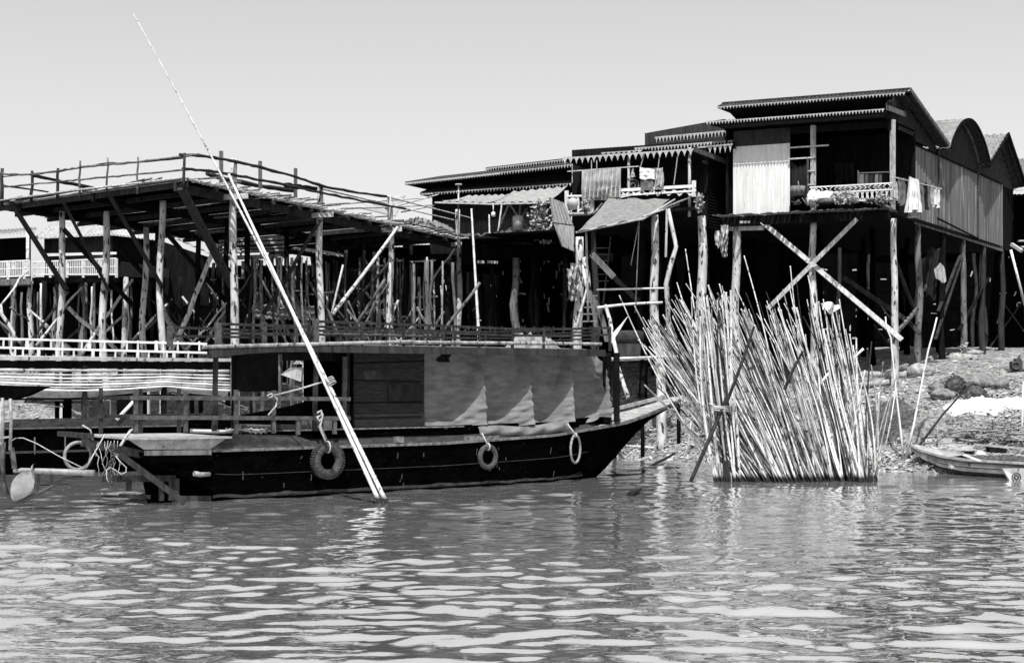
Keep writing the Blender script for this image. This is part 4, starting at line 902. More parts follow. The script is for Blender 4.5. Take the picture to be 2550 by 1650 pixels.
    for z in (zb+.02, zm, zt): b.beam(f.w(ta, -.18, z), f.w(tb, -.18, z), .035, .04)
    ba = b.build('balustrade', 'white_paint', root); b = MB(); n = 17
    for i in range(n):
        t = lerp(ta, tb, (i+.5)/n); w_ = abs(ta-tb)/n; h = zm-zb
        pts = [f.w(t+w_*.36*math.cos(a)*(1 if math.sin(a) > 0 else 1), -.18, zb+h*.55+h*.40*math.sin(a)) for a in [math.pi*2*k/14 for k in range(15)]]
        b.tube(pts, .012, 4); b.beam(f.w(t+w_/2, -.18, zb), f.w(t+w_/2, -.18, zm), .02)
        s_ = 1 if (i//4) % 2 else -1
        b.tube([f.w(t-s_*w_*.35, -.18, zm+.02), f.w(t+s_*w_*.3, -.18, (zm+zt)/2), f.w(t-s_*w_*.35, -.18, zt-.02)], .016, 4)
    b.build('balustrade_scroll', 'white_paint', ba)
    # posts below
    for px, s_, r, m in ((1835, -.1, .16, 'post_wood'), (2026, -.1, .13, 'post_wood'), (2226, -.1, .11, 'post_wood')):
        t = f.tz(px, 700, s_)[0]; a = f.w(t, s_, 0); a.z = gz(a); b = MB(); b.post(a, f.w(t, s_, ZF-.3), r*1.15, r*.82, rnd, 10, .03); b.build('post', m, root)
    for px, m in ((2286, 'post_dim'), (2347, 'dark_wood'), (2398, 'post_dim'), (2448, 'brown_wood'), (2494, 'brown_wood')):
        s_ = f.sz(px, 700, .1)[0]; a = f.w(.1, s_, 0); a.z = gz(a); b = MB(); b.post(a, f.w(.1, s_, ZF-.15), .13, .1, rnd, 9, .03); b.build('post', m, root)
    stilts(root, f, (1.8, 3.6, 5.2), (4, 8, 12), ZF-.15, rnd, .1, 'under_wood')
    # cross braces
    for a, c, d, m, w_ in ((P(1897, 552, 47.3), P(2246, 846, 45.6), 0, 'pale_wood', .16), (P(2134, 545, 46.0), P(1912, 768, 47.0), 0, 'pale_wood', .14)):
        b = MB(); b.beam(a, c, w_, .05, up=(0, -1, .2)); b.build('brace', m, root)
    b = MB(); b.beam(f.w(-.0, .2, 6.8), f.w(.1, 2.8, 5.0), .09); b.build('brace', 'brown_wood', root)
    b = MB(); b.beam(f.w(.0, 2.9, 5.0), f.w(.1, .3, 3.8), .1); b.build('brace', 'post_dim', root)
    for a, c, m in (((.1, 5.2, 4.0), (.1, 8.5, 7.2), 'brown_wood'), ((.1, 8.2, 7.2), (.1, 5.5, 5.0), 'brown_wood'), ((1.8, 4, 6), (3.6, 4, 3), 'dark_wood'), ((0, 5.3, 7.2), (0, 3.6, 5.6), 'brown_wood'), ((.1, 8.0, 4.4), (.1, 12, 6.6), 'dark_wood')):
        b = MB(); b.beam(f.w(*a), f.w(*c), .1, .06); b.build('brace', m, root)
    b = MB(); b.beam(P(2100, 690, 49), P(2262, 800, 48.5), .16, .05, up=(0, -1, 0)); b.beam(P(2262, 800, 48.5), P(2290, 830, 48), .14, .05, up=(0, -1, 0)); b.build('brace', 'brown_wood', root)
    b = MB(); b.beam(f.w(5.2, -.12, 7.65), f.w(4.0, -.2, 7.62), .1, .14); b.beam(f.w(5.3, -.3, 7.85), f.w(4.4, -.35, 7.82), .08, .08); b.build('beam_end', 'pale_wood', root)
house_right()

MF = Frame((6.17, 47.6), (-.92, .39), (.556, .83))
def house_middle():
    rnd = random.Random(41); f = MF; ZF = 8.0; W = 5.0
    root = thing('stilt_house', 'stilt house with wavy fringed canopy and a railed balcony draped in laundry', 'house', f.w(2.5, 3, 2.5))
    U = lambda v: f.w(v, 0, 0)-f.w(0, 0, 0)
    b = MB(); b.poly([f.w(0, -.1, ZF-.1), f.w(W, -.1, ZF-.1), f.w(W, 10, ZF-.1), f.w(0, 10, ZF-.1)], V((0, 0, .08))); b.build('floor', 'dark_wood', root)
    b = MB(); b.corr(f.w(0, .9, ZF-.3), f.w(0, .9, 10.4), f.w(0, 10, ZF-.3), 26, .03, .02); b.build('side_wall', 'sheet_dark', root)
    b = MB(); b.corr(f.w(.0, 1.0, ZF), f.w(W, 1.0, ZF), f.w(0, 1.0, 10.7), 36, .02, .02); b.build('front_wall', 'sheet_dark', root)
    wallpoly(root, 'rear_wall', 'dark_wood', [f.w(0, 10, 3), f.w(W, 10, 3), f.w(W, 10, 10.6), f.w(0, 10, 10.6)], V((0, .05, 0)))
    def roof(pxa, pya, pxb, pyb, s_, depth, rise, h, n, fm='fringe_pale'):
        a = f.p(pxa, pya, s_); c = f.p(pxb, pyb, s_); z = (a.z+c.z)/2; ta = f.tz(pxa, pya, s_)[0]; tb = f.tz(pxb, pyb, s_)[0]
        q = MB(); q.corr(f.w(tb, s_, c.z+.05), f.w(ta, s_, a.z+.05), f.w(tb, s_+depth, c.z+.05+rise), n*1, .02, .02); q.build('roof', 'tile_dark', root)
        q = MB(); q.fringe(f.w(ta, s_-.03, a.z+.05), f.w(tb, s_-.03, c.z+.05), h, n); q.build('fringe', fm, root)
        q = MB(); q.poly([f.w(ta, s_+.05, a.z-.04), f.w(tb, s_+.05, c.z-.04), f.w(tb, s_+.9, c.z-.2), f.w(ta-.3, s_+.9, a.z-.2)], V((0, 0, .02))); q.build('soffit', 'dark_wood', root)
        return ta, tb, a.z, c.z
    roof(1401, 397, 1729, 374, -.45, 2.0, .3, .24, 22)
    roof(1581, 372, 1826, 353, 1.0, 2.2, .35, .2, 30); roof(1632, 345, 1822, 327, 2.6, 3.5, .1, .24, 22)
    roof(1738, 370, 1826, 361, .6, 1.2, .2, .3, 7); roof(1498, 384, 1600, 377, .4, 1.5, .2, .16, 8)
    b = MB(); b.beam(f.w(.05, .6, 10.0), f.w(.05, 4, 9.85), .06, .2); b.beam(f.p(1728, 372, -.4), f.w(-.5, 2.0, 9.95), .06, .16); b.build('rake_board', 'trim_grey', root)
    b = MB(); b.poly([f.w(W*.62, 2.6, 10.6), f.w(0.2, 2.6, 10.9), f.w(.2, 3.2, 10.9), f.w(W*.62, 3.2, 10.6)], V((0, 0, .8))) ; b.build('attic_wall', 'wall_grey', root)
    b = MB(); b.poly([f.w(W+.02, 1.2, ZF-.15), f.w(W+3.6, 1.4, ZF-.15), f.w(W+3.6, 10, ZF-.15), f.w(W+.02, 10, ZF-.15)], V((0, 0, .08))); b.build('shade_deck', 'under_wood', root)  # unseen deck added to shade the ground in the gap between houses
    # balcony
    for px, y0 in ((1566, 400), (1717, 385)):
        t = f.tz(px, 450, -.25)[0]; b = MB(); b.tube([f.w(t, -.25, ZF), f.w(t, -.25, 10.3)], .05, 8); b.build('balcony_post', 'pale_wood', root)
    for px, y0, y1 in ((1411, 475, 534), (1475, 490, 530), (1728, 450, 490)):
        b = MB(); b.beam(f.p(px, y1, -.4), f.p(px, y0, -.4), .1, .1); b.build('balcony_post', 'white_paint', root)
    r = MB()
    for p0, p1, w_ in (((1537, 474), (1733, 463), .1), ((1537, 487), (1733, 475), .06), ((1411, 488), (1560, 486), .06), ((1411, 497), (1440, 499), .05), ((1537, 493), (1590, 481), .05)):
        r.beam(f.p(*p0, -.42), f.p(*p1, -.42), .04, w_)
    ro = r.build('balcony_railing', 'white_paint', root); r = MB()
    for i in range(7):
        x = 1545+i*27
        r.beam(f.p(x, 474, -.40), f.p(x+13, 487, -.40), .035, .05); r.beam(f.p(x+26, 473, -.40), f.p(x+13, 486, -.40), .035, .05)
    r.beam(f.p(1440, 489, -.4), f.p(1440, 530, -.4), .05); r.beam(f.p(1412, 531, -.4), f.p(1440, 510, -.4), .04); r.beam(f.p(1440, 525, -.4), f.p(1474, 508, -.4), .04); r.beam(f.p(1480, 530, -.4), f.p(1500, 505, -.4), .04)
    r.build('baluster', 'white_paint', ro)
    b = MB(); b.beam(f.p(1397, 535, -.45), f.p(1480, 531, -.45), .5, .06); b.build('balcony_floor', 'pale_wood', root)
    b = MB(); b.beam(f.p(1475, 536, -.3), f.p(1735, 520, -.3), .3, .1); b.build('balcony_floor', 'dark_wood', root)
    b = MB(); b.beam(f.p(1413, 427, -.5), f.p(1592, 414, -.5), .03, .035); b.build('clothes_rail', 'pale_wood', root)
    b = MB()
    for x0, y0, x1, y1 in ((1605, 381, 1594, 420), (1644, 378, 1638, 425), (1689, 377, 1678, 460), (1486, 398, 1486, 420), (1473, 398, 1473, 424), (1425, 408, 1425, 455)): b.beam(f.p(x0, y0, -.42), f.p(x1, y1, -.45), .022)
    b.build('hanger_cord', 'rope', root)
    # posts, buttresses and bracing beneath
    def pst(px, yt, Y, r, m, dx=0, yb=None):
        a = P(px+dx, 900, Y); a.z = gz(a); b = MB(); q = P(px, yt, Y); b.post(a, q, r*1.2, r*.8, rnd, 10, .04); return b.build('post', m, root)
    pst(1747, 538, 47.2, .17, 'post_wood', -2); pst(1630, 535, 46.5, .15, 'post_wood', 18); pst(1443, 590, 48.5, .17, 'post_wood', 4); pst(1478, 560, 49, .12, 'brown_wood'); pst(1600, 560, 51, .14, 'dark_wood')
    b = MB(); b.post(P(1670, 850, 46.2), P(1663, 520, 46.2), .085, .07, rnd, 8, .12); b.beam(P(1658, 640, 46.1), P(1661, 520, 46.15), .05); b.build('post', 'post_wood', root)
    b = MB(); b.cane(P(1485, 721, 46.4), P(1667, 717, 46.1), .035, .03, rnd, 6); b.cane(P(1488, 766, 46.4), P(1650, 753, 46.0), .05, .04, rnd, 6, .02); b.build('tie_pole', 'bamboo', root)
    b = MB(); b.beam(P(1474, 632, 46.6), P(1529, 690, 46.4), .2, .05, up=(0, -1, 0)); b.build('brace', 'pale_wood', root)
    b = MB(); b.beam(P(1529, 690, 46.5), P(1590, 750, 46.4), .16, .05, up=(0, -1, 0)); b.build('brace', 'brown_wood', root)
    b = MB(); b.post(P(1565, 990, 44.5), P(1508, 760, 46), .07, .06, rnd, 8, .05); b.build('brace', 'post_wood', root)
    b = MB(); b.post(P(1488, 830, 47.5), P(1452, 660, 47.5), .1, .06, rnd, 7, .05); b.post(P(1512, 850, 47.4), P(1455, 640, 47.4), .09, .07, rnd, 7, .05); b.build('brace', 'post_wood', root)
    stilts(root, f, (.6, 2.4, 4.6), (3.5, 6.5, 9.5), ZF-.1, rnd, .11, 'under_wood')
    # ladder
    l = thing('ladder', 'pale wooden ladder leaning against the posts left of the awning', 'ladder', P(1470, 820, 46.5))
    A, B_, C_, D_ = P(1432, 825, 46.6), P(1459, 735, 47.2), P(1492, 815, 46.6), P(1499, 610, 47.4)
    b = MB(); b.tube([A, P(1462, 720, 47.2)], .05, 6); b.build('rail', 'pale_wood', l); b = MB(); b.tube([P(1494, 830, 46.6), P(1521, 590, 48)], .03, 6); b.build('rail', 'trim_grey', l)
    for y in (737, 751, 765, 782, 800, 818):
        b = MB(); b.beam(P(1440+(825-y)*.25, y, 46.9), P(1488, y-1, 46.9), .045); b.build('rung', 'pale_wood', l)
    for y in (618, 634, 650, 667, 683, 700):
        b = MB(); b.beam(P(1478, y, 47.3), P(1516, y-1, 47.3), .03); b.build('rung', 'trim_grey', l)
    # awning
    aw = thing('awning', 'sloping patched awning on thin poles below the laundry balcony', 'awning', P(1560, 540, 47))
    a, bb, c, d = P(1436, 577, 45.4), P(1594, 545, 45.0), P(1668, 496, 47.4), P(1515, 494, 48.2)
    b = MB()
    def aws(u, v):
        p = a.lerp(bb, u).lerp(d.lerp(c, u), v); return p+V((0, 0, .03*math.sin(u*19)+.05*noise.noise(V((u*5, v*4, 2)))-.12*math.sin(math.pi*v)*.5))
    b.grid(aws, 50, 30, V((0, 0, -.02))); b.build('awning_sheet', 'awning', aw)
    b = MB(); b.poly([P(1580, 548, 45.2), P(1600, 540, 45.4), P(1720, 490, 47.2), P(1690, 500, 47)], V((0, 0, -.03))); b.build('awning_edge', 'straw', aw)
    for p0, p1, r in ((P(1434, 579, 45.5), P(1600, 545, 45.0), .035), (P(1598, 547, 45.1), P(1680, 497, 47.3), .035), (P(1460, 578, 46), P(1465, 800, 46), .04), (P(1600, 540, 45.2), P(1692, 508, 47), .03)):
        b = MB(); b.tube([p0, p1], r, 6); b.build('awning_pole', 'pale_wood', aw)
    b = MB(); b.tube([P(1592, 548, 45.6), P(1571, 660, 46)], .015, 5); b.tube([P(1592, 548, 45.6), P(1582, 778, 46)], .015, 5); tag(b.build('dangling_line', 'rope'), 'two thin cords hanging down under the patched awning', 'cord')
house_middle()

LF = Frame((2.38, 58.0), (-7.13, 5.5), (5.5, 7.13))
def house_far():
    rnd = random.Random(51); f = LF; W = 9.2
    root = thing('stilt_house', 'long low stilt house with fringed double roof right of the platform', 'house', f.w(4, 3, 3))
    def roof(pxa, pya, pxb, pyb, s_, depth, rise, h, n):
        ta, za = f.tz(pxa, pya, s_); tb, zb = f.tz(pxb, pyb, s_)
        q = MB(); q.corr(f.w(tb, s_, zb+.05), f.w(ta, s_, za+.05), f.w(tb, s_+depth, zb+.05+rise), n, .03, .02); q.build('roof', 'tile_dark', root)
        q = MB(); q.fringe(f.w(ta, s_-.03, za+.03), f.w(tb, s_-.03, zb+.03), h, n); q.build('fringe', 'fringe_pale', root)
        q = MB(); q.poly([f.w(ta, s_+.05, za-.05), f.w(tb, s_+.05, zb-.05), f.w(tb, s_+1, zb-.22), f.w(ta-.5, s_+1, za-.22)], V((0, 0, .02))); q.build('soffit', 'dark_wood', root)
        return ta, tb, za, zb
    ta, tb, za, zb = roof(1008, 457, 1426, 411, -.5, 2.5, .55, .14, 62)
    roof(1209, 421, 1412, 398, 1.2, 4, .4, .15, 32)
    roof(1046, 483, 1426, 458, -.2, .8, .3, .14, 48)
    b = MB(); b.corr(f.w(.2, .3, 8), f.w(ta-.9, .3, 8), f.w(.2, .3, zb), 60, .02, .02); b.build('front_wall', 'sheet_dark', root)
    b = MB(); b.corr(f.w(0.3, 1.9, 10.5), f.w(4.6, 1.9, 10.5), f.w(.3, 1.9, 12.0), 30, .02, .02); b.build('attic_wall', 'sheet_dark', root)
    wallpoly(root, 'end_wall', 'dark_wood', [f.w(ta-.9, .3, 7.5), f.w(ta-.9, 6, 7.5), f.w(ta-.9, 6, za), f.w(ta-.9, .3, za)], V((.05, 0, 0)))
    wallpoly(root, 'end_wall', 'dark_wood', [f.w(.1, .3, 7.5), f.w(.1, 6, 7.5), f.w(.1, 6, zb), f.w(.1, .3, zb)], V((.05, 0, 0)))
    b = MB(); b.poly([f.w(0, -2.5, 7.6), f.w(W, -1.5, 7.9), f.w(W, 6, 7.9), f.w(0, 6, 7.6)], V((0, 0, .1))); b.build('floor', 'dark_wood', root)
    stilts(root, f, (.5, 2.5, 4.5, 6.5, 8.7), (-2, 1, 4), 7.6, rnd, .11, 'dark_wood')
    b = MB(); b.post(P(1290, 870, 56), P(1284, 600, 56), .17, .14, rnd, 9, .06); b.build('post', 'post_dim', root)
    # awnings over the porch
    for pts, lab, Y0, Y1 in (([(1095, 501), (1219, 505), (1268, 484), (1165, 487)], 'left one of the two pale awnings over the far porch', 56.5, 58.5), ([(1226, 505), (1366, 501), (1412, 464), (1276, 477)], 'right one of the two pale awnings over the far porch, the wider', 54.5, 57)):
        aw = thing('porch_awning', lab, 'awning', P(pts[0][0], pts[0][1], Y0), 'awnings over the far porch')
        A, B_, C_, D_ = P(*pts[0], Y0), P(*pts[1], Y0), P(*pts[2], Y1), P(*pts[3], Y1)
        b = MB(); b.grid(lambda u, v: A.lerp(B_, u).lerp(D_.lerp(C_, u), v)+V((0, 0, .03*math.sin(u*40)-.06*math.sin(v*3.1))), 40, 10, V((0, 0, -.02))); b.build('awning_sheet', 'canvas', aw)
        b = MB(); b.beam(A-V((.2, 0, .05)), B_+V((.2, 0, -.05)), .06, .06); b.build('awning_pole', 'pale_wood', aw)
    b = MB()
    for p in ((1296, 505, 1290, 572), (1250, 508, 1242, 570), (1266, 512, 1240, 575), (1272, 512, 1305, 560), (1312, 520, 1290, 560), (1300, 545, 1268, 572), (1298, 545, 1318, 575), (1218, 535, 1219, 586)):
        b.beam(P(p[0], p[1], 56), P(p[2], p[3], 55.6), .055)
    b.build('porch_frame', 'pale_wood', root)
    b = MB(); k = 0
    for i in range(60):
        x = 1150+i*4.6; y = interp(x, [(1140, 588), (1240, 582), (1320, 582), (1350, 600), (1430, 612)]); b.tube([P(x, y+rnd.uniform(-3, 3), 55.2-rnd.uniform(0, .8)), P(x+rnd.uniform(-10, 20), y-3, 57.5)], rnd.uniform(.03, .05), 5)
    b.build('porch_deck', 'post_dim', root)
    b = MB(); b.poly([P(1150, 595, 55.5), P(1340, 590, 55.5), P(1428, 616, 54), P(1428, 640, 54), P(1340, 640, 55.5), P(1150, 640, 55.5)], V((0, .2, 0))); b.build('deck_fascia', 'under_wood', root)
    q = MB(); a = P(1228, 505, 55); q.tube([a, P(1229, 533, 55)], .02, 5); q.lathe(P(1229, 540, 55), [(0, 0), (.09, .02), (.09, .16), (.03, .2)], 10); tag(q.build('hanging_lamp', 'cloth_white'), 'small white lamp hanging under the far porch awning', 'lamp')
    q = MB(); rr = random.Random(6)
    q.crumple(P(1238, 585, 55.3), P(1338, 586, 55.3), .8, .32, rr, 60, 16, 7)
    tag(q.build('sack', 'cloth_light'), 'pale crumpled row of bundles laid along the far porch edge', 'bundle')
    q = MB(); q.lathe(P(1290, 573, 55), [(0, 0), (.2, .0), (.22, .5), (.18, .55), (.0, .55)], 12); tag(q.build('storage_jar', 'clay'), 'upright jar under the crossed poles of the far porch', 'jar')
    # leaning corrugated sheets
    for pts, lab in (([(1365, 490), (1404, 505), (1428, 560), (1376, 553)], 'upper corrugated sheet leaning right of the bushy plant'), ([(1376, 556), (1430, 563), (1430, 626), (1398, 612)], 'lower corrugated sheet right of the bushy plant')):
        A, B_, C_, D_ = [P(x, y, 48.6) for i, (x, y) in enumerate(pts)]
        q = MB(); q.grid(lambda u, v: A.lerp(B_, u).lerp(D_.lerp(C_, u), v)+V((.5, -.8, 0))*(.05*math.cos(u*36)), 36, 4, V((0, .03, 0))); tag(q.build('corrugated_sheet', 'sheet_pale'), lab, 'metal sheet')
    # bushes
    def bush(name, lab, cx, cy, Y, w_, h_, n, sz, m='leaf_pale'):
        root = thing(name, lab, 'plant', P(cx, cy+h_, Y)); q = MB(); rr = random.Random(cx)
        for i in range(n):
            a = rr.uniform(0, 6.28); rad = rr.random()**.6; c = P(cx+w_*rad*math.cos(a)*rr.choice((1, .8, .5)), cy+h_*rad*math.sin(a), Y+rr.uniform(-.4, .4)); 
            d = V((rr.gauss(0, 1), rr.gauss(0, 1), rr.gauss(0, 1))).normalized()*sz*rr.uniform(.6, 1.2); e = d.cross(V((rr.gauss(0, 1), rr.gauss(0, 1), 1))).normalized()*sz*.35
            q.add([c, c+d*.5+e, c+d, c+d*.5-e], [(0, 1, 2, 3)])
        q.build('foliage', m, root); q = MB()
        for i in range(5): q.tube([P(cx+rr.uniform(-4, 4), cy+h_, Y), P(cx+rr.uniform(-.7, .7)*w_, cy-rr.uniform(0, .8)*h_, Y)], .018, 5)
        q.build('stem', 'brown_wood', root)
    bush('leafy_bush', 'tall leafy bush growing on the far porch edge beside corrugated sheets', 1345, 548, 54.2, 32, 46, 420, .17)
    bush('leafy_bush', 'small leafy shrub drooping below the far porch bush', 1352, 590, 53.8, 24, 14, 130, .16)
    bush('potted_plant', 'leafy plant on the laundry balcony beside the round jar', 1458, 514, 47.3, 12, 18, 130, .1)
    bush('hanging_plant', 'dry plant clump hanging at the balcony corner by the dark wall', 1742, 506, 46.8, 10, 22, 220, .12)
    bush('potted_plant', 'leafy plants in front of the porch balustrade', 2100, 492, 45.3, 40, 13, 260, .12)
    bush('potted_plant', 'small plant at the right end of the porch balustrade', 2195, 492, 45.2, 22, 12, 140, .1)
    bush('weed', 'low weed growing at a stilt foot on the bank crest', 2400, 878, 52.5, 10, 24, 110, .14)
house_far()
# ================================================================== far left houses, lower platforms, dark backdrop houses
def left_house():
    rnd = random.Random(61); Y = 60
    root = thing('stilt_house', 'grey stilt house with pale hipped metal roof and white picket balcony', 'house', P(250, 800, Y))
    top = P(200, 528, 65)
    def sheet(a, b, c, d, n, m='sheet_pale', nm='roof'):
        q = MB(); a, b, c, d = map(V, (a, b, c, d)); up = (b-a).cross(d-a).normalized(); up = up if up.z > 0 else -up
        q.grid(lambda u, v: a.lerp(b, u).lerp(d.lerp(c, u), v)+up*.03*math.cos(6.283*u*n), n*6, 2, -up*.02); return q.build(nm, m, root)
    A, B, C = P(84, 594, 60), P(280, 583, 58), P(405, 600, 62)
    sheet(A, B, P(225, 500, 65), P(150, 540, 65), 18); sheet(B, C, P(330, 530, 66), P(225, 500, 65), 14)
    sheet(P(395, 575, 64), P(545, 640, 61), P(545, 640, 60.8), P(450, 590, 66), 8, nm='lean_to_roof')
    wallpoly(root, 'front_wall', 'wall_grey', [P(110, 594, 60.4), P(280, 586, 58.5), P(280, 690, 58.5), P(110, 690, 60.4)], V((0, .1, 0)))
    wallpoly(root, 'side_wall', 'dark_wood', [P(281, 586, 58.5), P(402, 600, 62.2), P(402, 700, 62.2), P(281, 700, 58.5)], V((0, .1, 0)))
    wallpoly(root, 'annex_wall', 'dark_wood', [P(402, 600, 62.5), P(520, 640, 62), P(520, 760, 62), P(402, 760, 62.5)], V((0, .1, 0)))
    wallpoly(root, 'wall_band', 'white_paint', [P(116, 631, 59.9), P(290, 627, 58), P(290, 633, 58), P(116, 638, 59.9)], V((0, .05, 0)))
    b = MB(); b.poly([P(80, 690, 57), P(292, 686, 56.5), P(330, 690, 62), P(80, 694, 63)], V((0, 0, -.25))); b.build('balcony_floor', 'dark_wood', root)
    b = MB(); b.poly([P(290, 688, 57), P(420, 692, 60), P(420, 668, 62.3), P(300, 650, 58)], V((0, .1, 0))); b.build('lower_wall', 'dark_wood', root)
    def picket(x0, yt0, yb0, x1, yt1, yb1, Y0, Y1, n, root):
        r = MB()
        for e, h in ((0, .07), (.5, .05), (1, .07)):
            r.beam(P(x0, lerp(yt0, yb0, e), Y0), P(x1, lerp(yt1, yb1, e), Y1), .04, h*.7)
        ro = r.build('picket_railing', 'white_paint', root); q = MB()
        for i in range(n+1):
            u = i/n; x = lerp(x0, x1, u); yy = lerp(Y0, Y1, u); w_ = .10 if i % 9 == 0 else .028
            q.beam(P(x, lerp(yb0, yb1, u)+(8 if i % 9 == 0 else 0), yy), P(x, lerp(yt0, yt1, u), yy), w_, .04)
        q.build('picket', 'white_paint', ro)
    picket(84, 652, 683, 290, 643, 683, 56.8, 56.3, 45, root)
    picket(292, 662, 672, 420, 680, 690, 56.6, 59, 24, root) if 0 else None
    for x, Y_, yt, m in ((205, 57.5, 690, 'post_dim'), (313, 57.5, 690, 'post_wood'), (120, 58.5, 690, 'dark_wood'), (250, 61, 690, 'dark_wood'), (400, 60, 690, 'dark_wood'), (450, 60, 690, 'dark_wood'), (340, 61, 690, 'dark_wood')):
        a = P(x, 860, Y_); a.z = gz(a); q = MB(); q.post(a, P(x, yt, Y_), .13, .11, rnd, 8, .05); q.build('post', m, root)
    r2 = thing('stilt_house', 'dark stilt house with corrugated eave and white picket rail at the left edge', 'house', P(20, 800, 58))
    root = r2
    sheet(P(-120, 590, 57), P(92, 571, 58), P(88, 566, 62), P(-120, 580, 62), 22, 'sheet_grey')
    q = MB(); q.fringe(P(-120, 588, 56.9), P(90, 570, 57.9), .2, 24); q.build('fringe', 'fringe_pale', root)
    wallpoly(root, 'front_wall', 'dark_wood', [P(-120, 600, 60), P(75, 590, 60), P(75, 700, 60), P(-120, 700, 60)], V((0, .1, 0)))
    b = MB(); b.poly([P(-120, 698, 56), P(78, 692, 56), P(78, 698, 61), P(-120, 700, 61)], V((0, 0, -.25))); b.build('balcony_floor', 'grey_wood', root)
    picket(-60, 654, 692, 74, 648, 686, 56, 56, 30, root)
    q = MB(); q.tube([P(69, 690, 56.2), P(69, 575, 57.5)], .07, 7); q.build('balcony_post', 'post_wood', root)
    for x, m in ((34, 'post_wood'), (77, 'post_wood'), (-20, 'dark_wood'), (110, 'dark_wood')):
        a = P(x, 860, 56.5); a.z = gz(a); q = MB(); q.post(a, P(x, 700, 56.5), .13, .1, rnd, 8, .05); q.build('post', m, root)
    q = MB(); q.blob(P(35, 668, 56.1), (.12, .1, .3), rnd, .3); tag(q.build('laundry', 'cloth_white'), 'white cloth bundle on the picket rail at the left edge', 'laundry')
left_house()
def low_platforms():
    rnd = random.Random(71)
    root = thing('plank_landing', 'plank landing of several pale tiers under the big stick platform', 'platform', P(630, 800, 57))
    for y, w_ in ((598, .06), (607, .09), (618, .05), (626, .07), (640, .16)):
        q = MB(); q.beam(P(545, y+3, 56.5), P(718, y-3, 57), .5 if w_ < .1 else .2, w_); q.build('tier', 'pale_wood', root)
    for x in (552, 600, 650, 703): 
        q = MB(); q.beam(P(x, 645, 56.8), P(x, 600, 56.8), .06); q.build('upright', 'grey_wood', root)
    for x, m in ((560, 'post_dim'), (698, 'post_wood'), (630, 'dark_wood')):
        a = P(x, 850, 56.8); a.z = gz(a); q = MB(); q.post(a, P(x, 640, 56.8), .13, .11, rnd, 8, .05); q.build('post', m, root)
    root = thing('stick_landing', 'low landing of short pale sticks further right under the big platform', 'platform', P(790, 800, 58))
    q = MB()
    for i in range(46):
        x = 728+i*2.8; q.tube([P(x, 621+(x-728)*.13+rnd.uniform(-2, 2), 57.6), P(x+8, 616+(x-728)*.13, 60)], .035, 5)
    q.build('deck', 'post_wood', root); q = MB(); q.beam(P(728, 627, 57.8), P(862, 645, 57.8), .1, .2); q.build('edge_beam', 'dark_wood', root)
    for x in (745, 790, 838, 855):
        a = P(x, 850, 58); a.z = gz(a); q = MB(); q.post(a, P(x, 632, 58), .11, .09, rnd, 7, .05); q.build('post', 'brown_wood', root)
    root = thing('low_shed', 'low pale roofed shed under the stick platform, behind its front posts', 'shed', P(700, 800, 56))
    A, B, C, D = P(622, 792, 54), P(785, 796, 54), P(782, 762, 57), P(628, 757, 57)
    q = MB(); q.grid(lambda u, v: A.lerp(B, u).lerp(D.lerp(C, u), v)+V((0, 0, .03*math.sin(u*90))), 80, 3, V((0, 0, -.03))); q.build('roof', 'sheet_pale', root)
    q = MB(); q.poly([P(630, 795, 54.4), P(780, 799, 54.4), P(780, 880, 54.4), P(630, 880, 54.4)], V((0, 1.5, 0))); q.build('wall', 'dark_wood', root)
low_platforms()
